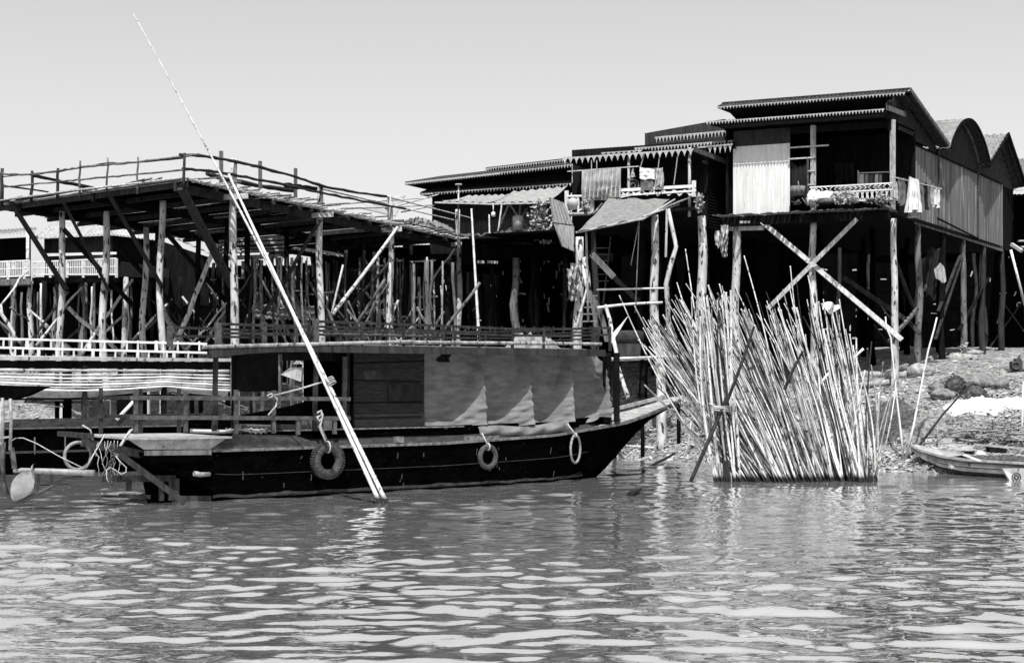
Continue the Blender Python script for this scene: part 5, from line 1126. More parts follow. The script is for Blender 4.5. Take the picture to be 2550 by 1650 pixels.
def backdrop_houses():
    rnd = random.Random(81)  # dark row added behind the stilts to block sky and read as shade
    specs = [(-60, 360, 685, 67, 'added dark backdrop house beneath the white picket balcony, far left', 0), (330, 600, 650, 69, 'added dark backdrop house behind the stilts left of the bamboo mooring poles', 0), (580, 800, 645, 66, 'dark boarded rear house with lapped siding behind the plank landing', 1), (790, 1020, 600, 70, 'added dark backdrop house behind the front platform stilts, mid picture', 1), (1000, 1260, 595, 71, 'added dark backdrop house under the far long roofed house', 0), (1240, 1560, 585, 61, 'added dark backdrop house behind the ladder and awning', 0), (1540, 1860, 560, 60, 'added dark backdrop house behind the bamboo pole stack', 0), (1840, 2150, 560, 66, 'added dark backdrop house seen through the cross braced stilts', 0), (2130, 2420, 590, 73, 'added dark backdrop house behind the streaked side wall stilts', 0), (2400, 2700, 470, 72, 'added dark backdrop house at the right picture edge', 0)]
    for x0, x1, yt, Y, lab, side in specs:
        root = thing('backdrop_house', lab, 'house', P((x0+x1)/2, 900, Y), 'dark backdrop houses in the back row')
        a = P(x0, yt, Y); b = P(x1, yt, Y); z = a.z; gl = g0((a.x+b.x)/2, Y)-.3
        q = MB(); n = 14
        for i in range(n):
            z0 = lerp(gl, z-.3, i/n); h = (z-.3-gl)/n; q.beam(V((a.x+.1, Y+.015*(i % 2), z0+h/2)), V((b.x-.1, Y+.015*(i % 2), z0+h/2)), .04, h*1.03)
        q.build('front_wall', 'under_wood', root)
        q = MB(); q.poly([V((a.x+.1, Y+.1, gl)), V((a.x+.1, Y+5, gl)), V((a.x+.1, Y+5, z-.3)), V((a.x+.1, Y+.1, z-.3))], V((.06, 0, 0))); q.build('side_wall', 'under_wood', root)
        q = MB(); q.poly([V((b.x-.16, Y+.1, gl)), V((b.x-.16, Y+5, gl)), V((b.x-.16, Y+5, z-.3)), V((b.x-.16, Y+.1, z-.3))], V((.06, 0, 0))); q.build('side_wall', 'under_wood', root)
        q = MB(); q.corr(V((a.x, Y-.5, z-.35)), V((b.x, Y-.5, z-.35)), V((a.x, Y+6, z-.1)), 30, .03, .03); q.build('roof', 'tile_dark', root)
        for k in range(5):
            x = lerp(a.x+.3, b.x-.3, (k+rnd.uniform(.1, .9))/5); p = V((x, Y-rnd.uniform(1, 3.5), 0)); p.z = gz(p); q = MB(); q.post(p, V((x+rnd.uniform(-.1, .1), p.y, z-.35)), .1, .085, rnd, 7, .06); q.build('post', rnd.choice(('dark_wood', 'under_wood', 'brown_wood')), root)
        for k in range(3):
            x = lerp(a.x+.3, b.x-1.5, rnd.random()); q = MB(); d = rnd.choice((-1, 1)); q.beam(V((x, Y-2-k*.3, gl+.3)), V((x+1.8*d, Y-2-k*.3, gl+2.8)), .09, .05); q.build('brace', rnd.choice(('dark_wood', 'brown_wood')), root)
backdrop_houses()
def far_right():
    q = MB(); q.corr(P(2500, 470, 66), P(2640, 470, 66), P(2500, 395, 72), 14, .05, .03)
    tag(q.build('far_roof', 'sheet_grey'), 'grey roof slope just visible at the right picture edge', 'roof')
    root = thing('lean_to', 'small pale lean-to roof edge low at the right picture edge', 'shed', P(2545, 880, 58))
    q = MB(); q.poly([P(2528, 470, 58), P(2600, 455, 58), P(2600, 470, 57), P(2530, 474, 57.5)], V((0, 0, -.03))); q.build('roof', 'sheet_pale', root)
    q = MB(); q.beam(P(2519, 608, 57), P(2545, 625, 56.5), .12); q.beam(P(2535, 600, 57), P(2580, 598, 57), .2, .06); q.beam(P(2540, 615, 57), P(2580, 613, 57), .2, .06); q.build('frame', 'pale_wood', root)
    q = MB(); q.tube([P(2517, 622, 55), P(2552, 760, 55)], .05, 6); tag(q.build('leaning_pole', 'bamboo'), 'pale pole leaning at the right picture edge above the bank', 'pole')
far_right()
# ================================================================== clutter in the dark under the houses
def clutter():
    rr = random.Random(91); q = MB()
    for x0, x1, ya, yb, Y in ((500, 590, 690, 800, 69), (600, 790, 690, 800, 66), (800, 1010, 680, 850, 70), (1010, 1250, 650, 850, 71), (1250, 1420, 650, 850, 61), (1850, 2140, 640, 850, 66), (2140, 2410, 660, 830, 73), (2405, 2600, 560, 830, 72)):
        for i in range(45 if x0 == 1250 else 18):                 # pale laths and rags on the rear walls, standing in for slits of light
            x, y = rr.uniform(x0, x1), rr.uniform(ya, yb); a = P(x, y, Y-.03); an = rr.gauss(1.57, .15) if rr.random() < .7 else rr.gauss(0, .15); L_ = rr.uniform(.05, .4)
            q.beam(a, a+V((math.cos(an), 0, math.sin(an)))*L_, rr.uniform(.03, .08), .03, up=(0, -1, 0))
    o = q.build('light_fleck', 'pale_wood'); tag(o, 'pale laths and scraps standing in for light flecks on the dark walls beneath the houses', 'litter', kind='stuff')
    root = thing('pole_scaffold', 'scaffold of thin pale poles in the shade under the far long house', 'frame', P(1040, 870, 60))
    for x0, y0, x1, y1, r in ((1025, 650, 1027, 850, .06), (1043, 690, 1045, 850, .07), (1062, 650, 1060, 860, .05), (1080, 700, 1082, 850, .04), (1098, 710, 1100, 760, .04), (1020, 652, 1085, 648, .04), (1025, 740, 1090, 738, .03), (1028, 772, 1080, 768, .03), (1062, 720, 1075, 768, .06), (985, 650, 1003, 648, .05), (940, 700, 946, 850, .08), (958, 690, 950, 720, .05), (905, 720, 960, 790, .06), (900, 790, 965, 740, .06), (812, 650, 816, 850, .05), (775, 640, 780, 690, .05), (735, 665, 733, 860, .05), (610, 650, 622, 860, .05), (605, 650, 605, 690, .08), (628, 650, 628, 690, .08)):
        b = MB(); b.tube([P(x0, y0, 58.5), P((x0+x1)/2+1, (y0+y1)/2, 58.5), P(x1, y1, 58.5)], r, 6); b.build('pole', rr.choice(('pale_wood', 'post_wood', 'bamboo_old')), root)
    for i in range(84):
        x = rr.choice((rr.uniform(480, 1000), rr.uniform(600, 1130), rr.uniform(700, 1130))); Y = rr.uniform(49, 62); k = rr.random()
        dx = rr.gauss(0, 3) if k < .55 else rr.choice((-1, 1))*rr.uniform(30, 110); y1 = rr.uniform(840, 880); y0 = rr.uniform(625, 660) if k < .55 else y1-abs(dx)*rr.uniform(1.3, 2.0)
        a0 = P(x, y1, Y); a0.z = min(a0.z, gz(a0)+.2) if k < .55 else a0.z
        b = MB(); b.post(a0, P(x+dx, max(640, y0), Y), rr.uniform(.035, .08), rr.uniform(.025, .06), rr, 6, .04); b.build('pole', rr.choice(('post_dim', 'post_dim', 'post_wood', 'brown_wood', 'grey_wood', 'bamboo_grey')), root)
    for i in range(34):
        x = rr.uniform(0, 560); Y = rr.uniform(50, 63); k = rr.random(); dx = rr.gauss(0, 3) if k < .5 else rr.choice((-1, 1))*rr.uniform(60, 130); y1 = 870; y0 = rr.uniform(700, 730) if k < .5 else y1-abs(dx)*rr.uniform(.9, 1.3)
        b = MB(); b.post(P(x, y1, Y), P(x+dx, max(700, y0), Y), rr.uniform(.035, .075), rr.uniform(.03, .06), rr, 6, .02); b.build('pole', rr.choice(('post_dim', 'post_wood', 'grey_wood', 'post_wood')), root)
    for i in range(12):
        x = rr.uniform(520, 1050); y = rr.uniform(660, 820); Y = rr.uniform(55, 62); b = MB(); b.tube([P(x, y, Y), P(x+rr.uniform(40, 110), y+rr.uniform(-5, 5), Y)], .035, 5); b.build('pole', rr.choice(('post_dim', 'grey_wood', 'bamboo_old')), root)
    b = MB(); b.beam(P(1190, 652, 57), P(1206, 653, 57), .3, .1); b.beam(P(1213, 652, 57), P(1240, 654, 57), .3, .1); tag(b.build('shelf', 'pale_wood'), 'short bright shelf in the dark under the far porch', 'shelf')
clutter()
# ================================================================== laundry and porch things
def cloth(name, m, lab, cat, fn, nu=14, nv=16, th=.012, group=None):
    q = MB(); q.grid(fn, nu, nv, V((0, th, 0))); return tag(q.build(name, m), lab, cat, group)
def hang(a, b, ha, hb, fold=.05, k=5, pinch=.0, wig=0.0, sd=0):
    a, b = V(a), V(b); d = (b-a); n = V((d.y, -d.x, 0)).normalized()
    n = n if n.y < 0 else -n
    def fn(u, v):
        h = lerp(ha, hb, u)*(1+.06*math.sin(u*7+sd)); uu = .5+(u-.5)*(1-pinch*(1-v))
        return a+d*uu-V((0, 0, h*v+.02*math.sin(u*3.14)))+n*(fold*(.25+v)*math.sin(u*6.283*k+sd+v*wig)+.04*noise.noise(V((u*4, v*4, sd))))
    return fn
def laundry():
    gp = 'laundry on the middle house balcony'
    f = MF; p = lambda x, y: f.p(x, y, -.55)
    cloth('laundry', 'cloth_light', 'large pale sheet with a dark band hung over the middle balcony rail, the widest laundry', 'laundry', hang(p(1450, 425), p(1547, 417), 1.0, .95, .10, 9, .0, 2, 1), 72, 24, group=gp)
    cloth('laundry', 'cloth_mid', 'folded paler cloth below the widest sheet on the balcony', 'laundry', hang(f.p(1456, 478, -.62), f.p(1541, 464, -.62), .32, .38, .08, 9, 0, 1, 3), 60, 10, group=gp)
    cloth('laundry', 'cloth_white', 'white towel hung between two balcony posts, right of the widest sheet', 'laundry', hang(p(1593, 416), p(1630, 419), .38, .36, .02, 2), group=gp)
    cloth('laundry', 'cloth_mid', 'grey cloth peeping out below the white towel on the balcony', 'laundry', hang(f.p(1595, 424, -.5), f.p(1627, 426, -.5), .6, .58, .02, 2), group=gp)
    cloth('laundry', 'cloth_light', 'twisted pale shirt hung at the right of the white towel', 'laundry', hang(p(1630, 418), p(1653, 417), .62, .6, .08, 3, .2, 5, 2), group=gp)
    cloth('laundry', 'cloth_light', 'small pointed pale cloth hung by one corner on the balcony', 'laundry', hang(p(1570, 418), p(1582, 418), .3, .3, .02, 1, .9), group=gp)
    q = MB(); q.lathe(f.p(1429, 523, -.3), [(0, 0), (.16, .02), (.25, .18), (.24, .3), (.12, .42), (.10, .46), (.13, .48)], 16); tag(q.build('round_jar', 'clay'), 'round clay jar standing on the left of the laundry balcony', 'jar')
    q = MB(); q.torus(f.p(1577, 462, -.1), V((.3, -.9, .2)), .2, .05, 20, 8); q.torus(f.p(1577, 462, -.1), V((.3, -.9, .2)), .08, .04, 16, 6); tag(q.build('fan', 'iron'), 'dark round fan grille behind the balcony rail', 'fan')
    # the right house: drying clothes at the corner
    gp = 'laundry at the corner of the right house'; R = RF
    cx = lambda x, y, t=-.55: R.q(x, y, t)
    cloth('laundry', 'cloth_mid', 'grey trousers hung left of the big white cloth at the house corner', 'laundry', hang(cx(2237, 441), cx(2256, 443), .82, .9, .06, 3), group=gp)
    cloth('laundry', 'cloth_light', 'pale shirt hung nearest the corner porch post', 'laundry', hang(cx(2226, 452), cx(2236, 450), .5, .62, .05, 2), group=gp)
    cloth('laundry', 'cloth_white', 'big white cloth hanging lowest of the clothes at the house corner', 'laundry', hang(R.q(2258, 436, -.7), R.q(2290, 448, -.7), 1.12, 1.0, .09, 4, .3, 2, 1), 24, 20, group=gp)
    cloth('laundry', 'cloth_light', 'crumpled pale cloth below the big white cloth at the house corner', 'laundry', hang(R.q(2262, 505, -.62), R.q(2284, 510, -.62), .48, .35, .09, 3, -.2, 3, 5), group=gp)
    for i, (x0, x1, y, h, m, w_) in enumerate(((2292, 2300, 455, .85, 'cloth_mid', 'grey garment directly right of the big white cloth'), (2301, 2308, 452, .86, 'cloth_dark', 'narrow dark garment right of the big white cloth'), (2309, 2316, 454, .84, 'cloth_mid', 'striped grey garment in the middle of the row right of the big white cloth'), (2316, 2326, 458, .7, 'cloth_light', 'pale shirt second from the right end of the corner laundry'), (2327, 2342, 466, .62, 'cloth_white', 'white shirt at the right end of the corner laundry'))):
        cloth('laundry', m, w_, 'laundry', hang(cx(x0, y), cx(x1, y+4), h, h, .04, 2, 0, 1, i), 10, 10, group=gp)
    q = MB(); q.beam(cx(2222, 440), cx(2345, 470), .03); tag(q.build('clothes_pole', 'bamboo'), 'pole that carries the laundry at the corner of the right house', 'pole')
    gp = 'clothes on the porch rack'; p = lambda x, y: R.p(x, y, 1.6)
    q = MB(); q.beam(p(2137, 431), p(2214, 428), .03); q.beam(p(2137, 462), p(2137, 424), .03); tag(q.build('clothes_rack', 'white_paint'), 'thin white clothes rack on the shady porch', 'clothes rack')
    for x0, x1, m, lab in ((2139, 2152, 'cloth_white', 'white shirt at the left end of the porch rack'), (2153, 2163, 'cloth_light', 'pale top second from the left on the porch rack'), (2164, 2176, 'cloth_mid', 'grey shirt in the middle of the porch rack'), (2178, 2188, 'cloth_white', 'white garment right of the grey shirt on the porch rack'), (2189, 2197, 'cloth_light', 'narrow pale garment on the porch rack, second from the right'), (2198, 2212, 'cloth_dark', 'dark garment at the right end of the porch rack')):
        cloth('laundry', m, lab, 'laundry', hang(p(x0, 433), p(x1, 432), .5, .5, .02, 1, .2), 8, 8, group=gp)
    p = lambda x, y, s=-.3: R.p(x, y, s)
    cloth('hanging_net', 'cloth_dark', 'dark net cloth hung in the narrow bay beside the white panel', 'net', lambda u, v: p(1971+40*u, 402+12*math.sin(3.14*u)+(96-12*math.sin(3.14*u))*v, -.02)+V((0, .03*math.sin(u*20), 0)), 16, 14)
    q = MB(); q.lathe(p(1986, 487, -.35), [(0, 0), (.2, .0), (.25, .3), (.26, .3), (.22, .04), (0, .03)], 16); q.torus(p(1990, 463, -.35), V((1, -.3, .2)), .15, .02, 16, 5); tag(q.build('bucket', 'sheet_grey'), 'grey bucket with tilted ring on the porch beside the white panel', 'bucket')
    q = MB(); q.lathe(p(2058, 503, -.6), [(.34, 0), (.36, .03), (.3, .2), (.18, .33), (0, .37)], 18); tag(q.build('basin', 'cloth_white'), 'upturned white basin on the porch edge', 'basin')
    q = MB(); q.lathe(p(2057, 507, -.75), [(.30, 0), (.32, .05), (.25, .16), (0, .2)], 16); tag(q.build('pan', 'iron'), 'dark pan in front of the upturned white basin', 'pan')
    rr = random.Random(4); q = MB()
    for i in range(4): q.blob(p(2020+i*5, 496-6*(i % 2), -.5), (.16, .14, .2), rr, .6)
    tag(q.build('cloth_bundle', 'cloth_white'), 'white rag bundle on the porch edge left of the basin', 'bundle')
    cloth('hanging_mat', 'straw', 'straw mat hung inside the porch balustrade', 'mat', lambda u, v: p(2086+52*u, 463+30*v, -.1), 8, 8)
    q = MB(); q.lathe(p(2182, 505, -.5), [(0, 0), (.28, .05), (.32, .12), (.3, .12), (0, .06)], 16); q.beam(p(2180, 502, -.6), p(2218, 520, -.9), .2, .08); tag(q.build('tray', 'grey_wood'), 'shallow tray on the porch edge at right', 'tray')
    q = MB(); q.beam(p(2190, 505, -.8), p(2230, 528, -1.0), .3, .05); tag(q.build('loose_board', 'brown_wood'), 'loose board tilting off the porch edge near the corner post', 'board')
    q = MB(); rr = random.Random(9)
    for i in range(60): 
        x = rr.uniform(1975, 2230); q.beam(p(x, 504+rr.uniform(-5, 5), -.6-rr.uniform(0, .4)), p(x+rr.uniform(-14, 14), 502+rr.uniform(-9, 6), -.5), .03, .03)
    tag(q.build('twig_litter', 'post_dim'), 'twigs and scraps strewn along the porch edge', 'litter', kind='stuff')
    # cloths under the houses
    cloth('hanging_net', 'cloth_dark', 'dark net hanging between stilts under the streaked wall', 'net', lambda u, v: P(2292+50*u-12*v*u, 640+100*v-30*u*(1-v)+8*math.sin(u*9), 49.2)+V((0, .06*math.sin(u*18+v*5), 0)), 20, 16)
    cloth('hanging_cloth', 'cloth_light', 'pale rag hanging from the dark net under the streaked wall', 'cloth', lambda u, v: P(2326+28*u+4*v, lerp(675-22*(1-abs(u-.55)*1.6), 705-20*abs(u-.7), v), 48.9)+V((0, .05*math.sin(u*14), 0)), 14, 8)
    cloth('flag', 'cloth_white', 'white triangular flag near the bow rails of the black boat', 'flag', lambda u, v: P(lerp(1522, 1566, u), lerp(836, 784, u)+lerp(-2, 16, v)*(1-u)*1.3, 44)+V((0, .05*math.sin(u*9), 0)), 10, 6)
    rr = random.Random(15); q = MB()
    for i in range(4): q.rag(P(1797+rr.uniform(-7, 7), 560+i*14, 46.9+.05*i), .28, .5, rr)
    tag(q.build('rag', 'cloth_light'), 'ragged pale cloth hanging at the left corner post of the right house', 'cloth')
    q = MB()
    for i in range(5): q.rag(P(1428+rr.uniform(-9, 9), 655+i*14, 47.9+.06*i), .32, .5, rr)
    tag(q.build('rag', 'cloth_light'), 'ragged cloths tied to the post left of the ladder', 'cloth')
    q = MB(); q.lathe(P(1562, 889, 46), [(0, 0), (.42, 0), (.44, .4), (.46, .42), (.46, .6), (.4, .62), (0, .62)], 20); tag(q.build('woven_basket', 'sheet_grey'), 'round woven basket on the low stage behind the bow', 'basket')
    q = MB(); q.lathe(P(1562, 856, 46), [(0, 0), (.5, 0), (.55, .18), (.52, .4), (.45, .42)], 20); tag(q.build('wash_tub', 'hull_grey'), 'dark tub stacked on top of the woven basket', 'tub')
    root = thing('landing_stage', 'low stage of poles behind the bow that carries basket and tub', 'platform', P(1600, 940, 46.2)); q = MB()
    for k in range(5): q.cane(P(1515, 893+k, 45.6+k*.3), P(1705, 886+k, 45.6+k*.3), .045, .04, rr, 6)
    q.build('deck', 'bamboo_old', root)
    for x in (1530, 1600, 1690):
        a = P(x, 950, 46.3); a.z = gz(a); q = MB(); q.tube([a, P(x, 890, 46.3)], .07, 6); q.build('post', 'dark_wood', root)
laundry()
# ================================================================== the stack of bamboo poles standing in the water
def stack():
    rr = random.Random(101); gp = 'bamboo poles of the stack in the water'
    mats = ['bamboo_old']*10+['bamboo']*1+['bamboo_grey']*6+['bamboo_dark']*3  # dark poles mixed in, black shade between poles put into their colour
    lab1 = 'pale bamboo pole slanting left in the dense stack standing in the water'
    def pole(bx, d, tx, ty, dt, r0, lab=lab1, m=None, name='bamboo_pole', n=6):
        Y = 35.35+d; a = P(bx, HY+F*EYE/Y, Y); a = a-V((0, 0, 0)); b = P(tx, ty, 35.35+dt)
        a = a+(a-b)*.06
        q = MB(); q.cane(a, b, r0, r0*rr.uniform(.35, .6), rr, n, rr.uniform(.005, .05), rr.uniform(.28, .42)); return tag(q.build(name, m or rr.choice(mats)), lab, 'bamboo pole', gp)
    for i in range(262):
        u = (i+rr.random())/262; d = rr.uniform(0, 1.4); 
        u = u**1.18; bx = 1846+336*u**.92+rr.gauss(0, 6); tx = lerp(1588, 2125, u**1.02)+rr.gauss(0, 30)+(30 if rr.random() < .2 else 0)
        ty = interp(u, [(0, 850), (.08, 800), (.2, 765), (.4, 760), (.55, 775), (.7, 790), (.85, 800), (1, 870)])+rr.gauss(0, 32)
        if rr.random() < .25: ty += rr.uniform(30, 130); tx += (ty-780)*.35
        r0 = rr.choice((rr.uniform(.017, .029), rr.uniform(.021, .038)))
        pole(bx, d, tx, ty, d+rr.uniform(.5, 1.6), r0)
    lab2 = 'pale upright bamboo pole in the tied bunch at the left end of the stack'
    for i in range(24):
        u = rr.random(); pole(lerp(1787, 1838, u)+rr.uniform(-6, 6), rr.uniform(.0, .35), lerp(1742, 1800, u)+rr.gauss(0, 14), rr.uniform(715, 830), rr.uniform(.1, .8), rr.uniform(.03, .05), lab2)
    for bx, d, tx, ty, lab in ((1800, .4, 1707, 620, 'lone thin pole rising highest at the left of the stack'), (1960, .8, 1853, 637, 'thin crooked pole rising high above the middle of the stack'), (2075, .8, 1968, 662, 'thin pole rising above the stack beside the big light post'), (2110, .8, 2012, 686, 'thin pole rising just right of the big light post behind the stack'), (2130, .6, 2050, 745, 'thin pole rising near the white rag on the stack'), (2150, .7, 2090, 745, 'thin pole with curved tip near the right end of the stack'), (1800, .6, 1542, 735, 'thin pole leaning far left above the bow of the black boat')):
        pole(bx, d, tx, ty, d+1.2, .03, lab, 'bamboo_old', 'bamboo_pole')
    # odd sticks laid against it
    q = MB(); q.cane(P(1720, 1198, 34.9), P(1812, 985, 35.3), .05, .05, rr, 7, .01); tag(q.build('prop_stick', 'bamboo_dark'), 'dark stick propping the stack, slanting down to the water at its left', 'stick')
    q = MB(); q.cane(P(1808, 1005, 35.1), P(1878, 812, 35.0), .045, .03, rr, 7, .01); tag(q.build('prop_stick', 'bamboo_dark'), 'long dark stick slanting up right across the left part of the stack', 'stick')
    q = MB(); q.cane(P(1953, 970, 35.0), P(1999, 874, 34.9), .045, .03, rr, 7, .02); tag(q.build('prop_stick', 'bamboo_dark'), 'short dark stick slanting across the middle of the stack', 'stick')
    q = MB(); q.tube([P(2043, 955, 35.0), P(2062, 930, 35)], .03, 6); tag(q.build('branch_stub', 'bamboo'), 'short pale stub poking out of the right part of the stack', 'stick')
    q = MB(); q.tube([P(2125, 900, 35.4), P(2135, 882, 35.4), P(2150, 868, 35.4)], [.03, .025, .035], 6); tag(q.build('branch_stub', 'bamboo'), 'curved pale stub at the upper right edge of the stack', 'stick')
    q = MB()
    for k in range(3): q.torus(P(1795, 1009+k*5, 35.45), V((.05, -.1, 1)), .26, .016, 24, 5)
    q.tube([P(1766, 1004, 35.1), P(1780, 1012, 35.05), P(1812, 1018, 35.1)], .02, 5); tag(q.build('lashing', 'rope'), 'white lashing round the upright bunch of poles', 'rope')
    cloth('rag', 'cloth_white', 'white rag caught on pole tips above the right part of the stack', 'cloth', lambda u, v: P(2048+36*u+6*v, 758+14*v+10*math.sin(u*5)*(v-.3), 36.2)+V((0, .12*math.sin(u*8+v*4), .05*math.sin(v*9+u*3))), 12, 8)
    cloth('rag', 'cloth_white', 'small white rag at the top left tip of the tied bunch', 'cloth', lambda u, v: P(2060+24*u, 752+22*v*(1-abs(u-.5)), 36.6), 4, 4) if 0 else None
stack()
# ================================================================== the bank
def bank():
    rr = random.Random(111); q = MB()
    def on(px, py):                                                # point of the bank seen at a pixel
        k0 = None
        for i in range(400):
            Y = 34+i*.08; p = P(px, py, Y)
            if p.z < g0(p.x, Y) and Y > interp(p.x, EDGE)-2: return V((p.x, Y, g(p.x, Y)))
        return P(px, py, 52)
    nrub = 0
    for i in range(14000):
        if rr.random() < .85: x = rr.uniform(2.5, 21); y = interp(x, EDGE)+abs(rr.gauss(0, 4.5))-.3
        else: x = rr.uniform(-22, 0); y = interp(x, EDGE)+abs(rr.gauss(0, 3))
        if y > 58: continue
        c = V((x, y, g(x, y)+.02)); s_ = math.exp(rr.gauss(-3.15, .5)); 
        d1 = V((rr.gauss(0, 1), rr.gauss(0, 1), rr.gauss(0, .45))).normalized()*s_; d2 = d1.cross(V((rr.gauss(0, .5), rr.gauss(0, .5), 1))).normalized()*s_*rr.uniform(.35, .9); up = V((0, 0, s_*rr.uniform(.15, .7)))
        vs = [c-d1-d2*.6, c+d1*.9-d2, c+d1+d2*.8, c-d1*.8+d2, c+up-d1*.4, c+up*.8+d1*.5+d2*.2]
        q.add(vs, [(0, 1, 5, 4), (1, 2, 5), (2, 3, 4, 5), (3, 0, 4)])
    for i in range(3600):
        x = rr.uniform(2.5, 21); y = interp(x, EDGE)+abs(rr.gauss(0, 4.5))-.2
        if y > 56: continue
        p = V((x, y, g(x, y)+.03)); an = rr.gauss(0, .9); L_ = rr.uniform(.12, .6); q_ = p+V((math.cos(an)*L_, math.sin(an)*L_, 0)); q_.z = g(q_.x, q_.y)+rr.uniform(.02, .12)
        q.tube([p, q_], rr.uniform(.006, .014), 3)
    tag(q.build('rubble', 'rubble'), 'pale husks, stones and broken litter covering the muddy bank', 'rubble', kind='stuff')
    def bl(name, m, lab, cat, lst, sz, ro=.35):
        b = MB()
        for x, y, k in lst:
            if name in ('fishing_net', 'brush_pile'):
                o_ = on(x, y); an = rr.uniform(-.5, .5); L_ = V((math.cos(an), math.sin(an), 0))*sz[0]*k; b.crumple(o_-L_-V((0, 0, .03)), o_+L_-V((0, 0, .03)), sz[1]*k*2.2, sz[2]*k*1.1, rr, 40, 30, 9, True)
                for _ in range(26):
                    s_ = o_+L_*rr.uniform(-.9, .9)+V((0, rr.uniform(-.5, .5)*sz[1], sz[2]*k*rr.uniform(.1, .7))); b.tube([s_, s_+V((rr.gauss(0, .12), rr.gauss(0, .1), rr.uniform(-.02, .14))), s_+V((rr.gauss(0, .25), rr.gauss(0, .2), rr.uniform(-.15, .05)))], .008, 4)
            else: b.blob(on(x, y)+V((0, 0, sz[2]*k*.35)), (sz[0]*k, sz[1]*k, sz[2]*k), rr, ro, 20, 14, 2.3)
        return tag(b.build(name, m), lab, cat)
    for x, y, k, lab in ((2385, 965, 1.0, 'dull sack lying second from the left among the sacks on the bank'), (2443, 962, 1.2, 'broad grey sack right of the round basket on the bank'), (2475, 965, 1.1, 'grey sack at the right of the sack pile on the bank'), (2344, 975, .9, 'pale sack at the left of the sack pile on the bank'), (2350, 992, .8, 'small flat sack below the others on the bank')):
        bl('sack', 'sack', lab, 'sack', [(x, y, k)], (.5, .35, .24))
    p = on(2378, 985); b = MB(); ax = V((-.5, -.8, .2)).normalized()
    for i in range(9): b.torus(p+V((0, 0, .30))+ax*(.05*i-.1), ax, .31-.008*i*i*.5, .018, 22, 5)
    for i in range(16):
        a = 6.283*i/16; x = ax.cross(V((0, 0, 1))).normalized(); y = x.cross(ax); d = x*math.cos(a)+y*math.sin(a); b.tube([p+V((0, 0, .30))+d*.33-ax*.1, p+V((0, 0, .30))+d*.27+ax*.3], .014, 4)
    tag(b.build('round_basket', 'net'), 'dark round wicker basket on its side among the sacks on the bank', 'basket')
    bl('brush_pile', 'net', 'dark brush heap beside the round basket on the bank', 'brush', [(2415, 985, 1), (2432, 990, .8), (2400, 970, .7)], (.5, .4, .3), .7)
    b = MB(); b.crumple(on(2345, 1018), on(2585, 1006), 1.9, .26, rr, 90, 26, 5, True); tag(b.build('white_sheet', 'cloth_white'), 'long crumpled white sheet spread across the bank', 'sheet')
    bl('fishing_net', 'net', 'grey fishing net heaped between the pole stack and the stakes', 'net', [(2190, 1050, 1.1), (2215, 1035, 1), (2235, 1070, 1.2), (2200, 1090, .9), (2255, 1060, 1), (2180, 1075, 1)], (.7, .6, .32), .6)
    bl('fishing_net', 'straw', 'pale fishing net heaped behind the small boat bow', 'net', [(2300, 1065, 1), (2330, 1060, 1.1), (2360, 1080, .9), (2280, 1080, .8)], (.7, .6, .3), .6)
    bl('fishing_net', 'net', 'dark net strip running down the bank right of the pale net', 'net', [(2355, 1065, .8), (2375, 1080, .8), (2395, 1090, .8), (2410, 1095, .7)], (.5, .5, .2), .5)
    b = MB(); p0 = on(2500, 1105)
    for i in range(160):
        a = rr.uniform(0, 3.14); c = p0+V((rr.gauss(0, .7), rr.gauss(0, .4), abs(rr.gauss(.1, .22)))); L = rr.uniform(.2, .7); b.tube([c, c+V((math.cos(a)*L, rr.uniform(-.3, .3), math.sin(a)*L*rr.uniform(-.1, .5)))], rr.uniform(.012, .025), 4)
    tag(b.build('driftwood_pile', 'bamboo_grey'), 'pile of cut sticks on the bank above the small boat', 'stick pile', kind='stuff')
    b = MB(); p0 = on(2530, 925); b.box(p0+V((0, 0, .22)), (.34, .3, .24)); b.box(p0+V((.05, 0, .38)), (.2, .22, .12)); b.torus(p0+V((-.06, -.17, .2)), V((0, 1, 0)), .12, .03, 18, 6); b.tube([p0+V((.1, 0, .4)), p0+V((.1, 0, .52)), p0+V((.16, 0, .56))], .03, 7); b.beam(p0+V((-.34, -.1, .06)), p0+V((.4, -.1, .06)), .07); b.beam(p0+V((-.34, .12, .06)), p0+V((.4, .12, .06)), .07); tag(b.build('engine', 'iron'), 'dark small engine standing on the bank at the right edge', 'engine')
    for x0, y0, x1, y1, r, lab in ((2140, 945, 2255, 938, .12, 'thick log lying along the shade line behind the stack'), (2140, 965, 2215, 962, .1, 'second log lying below the thick log behind the stack'),):
        b = MB(); b.post(on(x0, y0)+V((0, 0, .1)), on(x1, y1)+V((0, 0, .1)), r, r, rr, 9, .05); tag(b.build('log', 'rock'), lab, 'log')
    bl('boulder', 'rock', 'pale boulder at the foot of the second corner stilt', 'rock', [(2290, 935, 1)], (.45, .35, .3), .3); bl('boulder', 'rock', 'pale flat boulder on the bank crest below the streaked wall', 'rock', [(2395, 898, 1)], (.6, .4, .18), .3); bl('boulder', 'rock', 'small pale boulder near the weed on the bank crest', 'rock', [(2428, 882, .7)], (.5, .3, .18), .3)
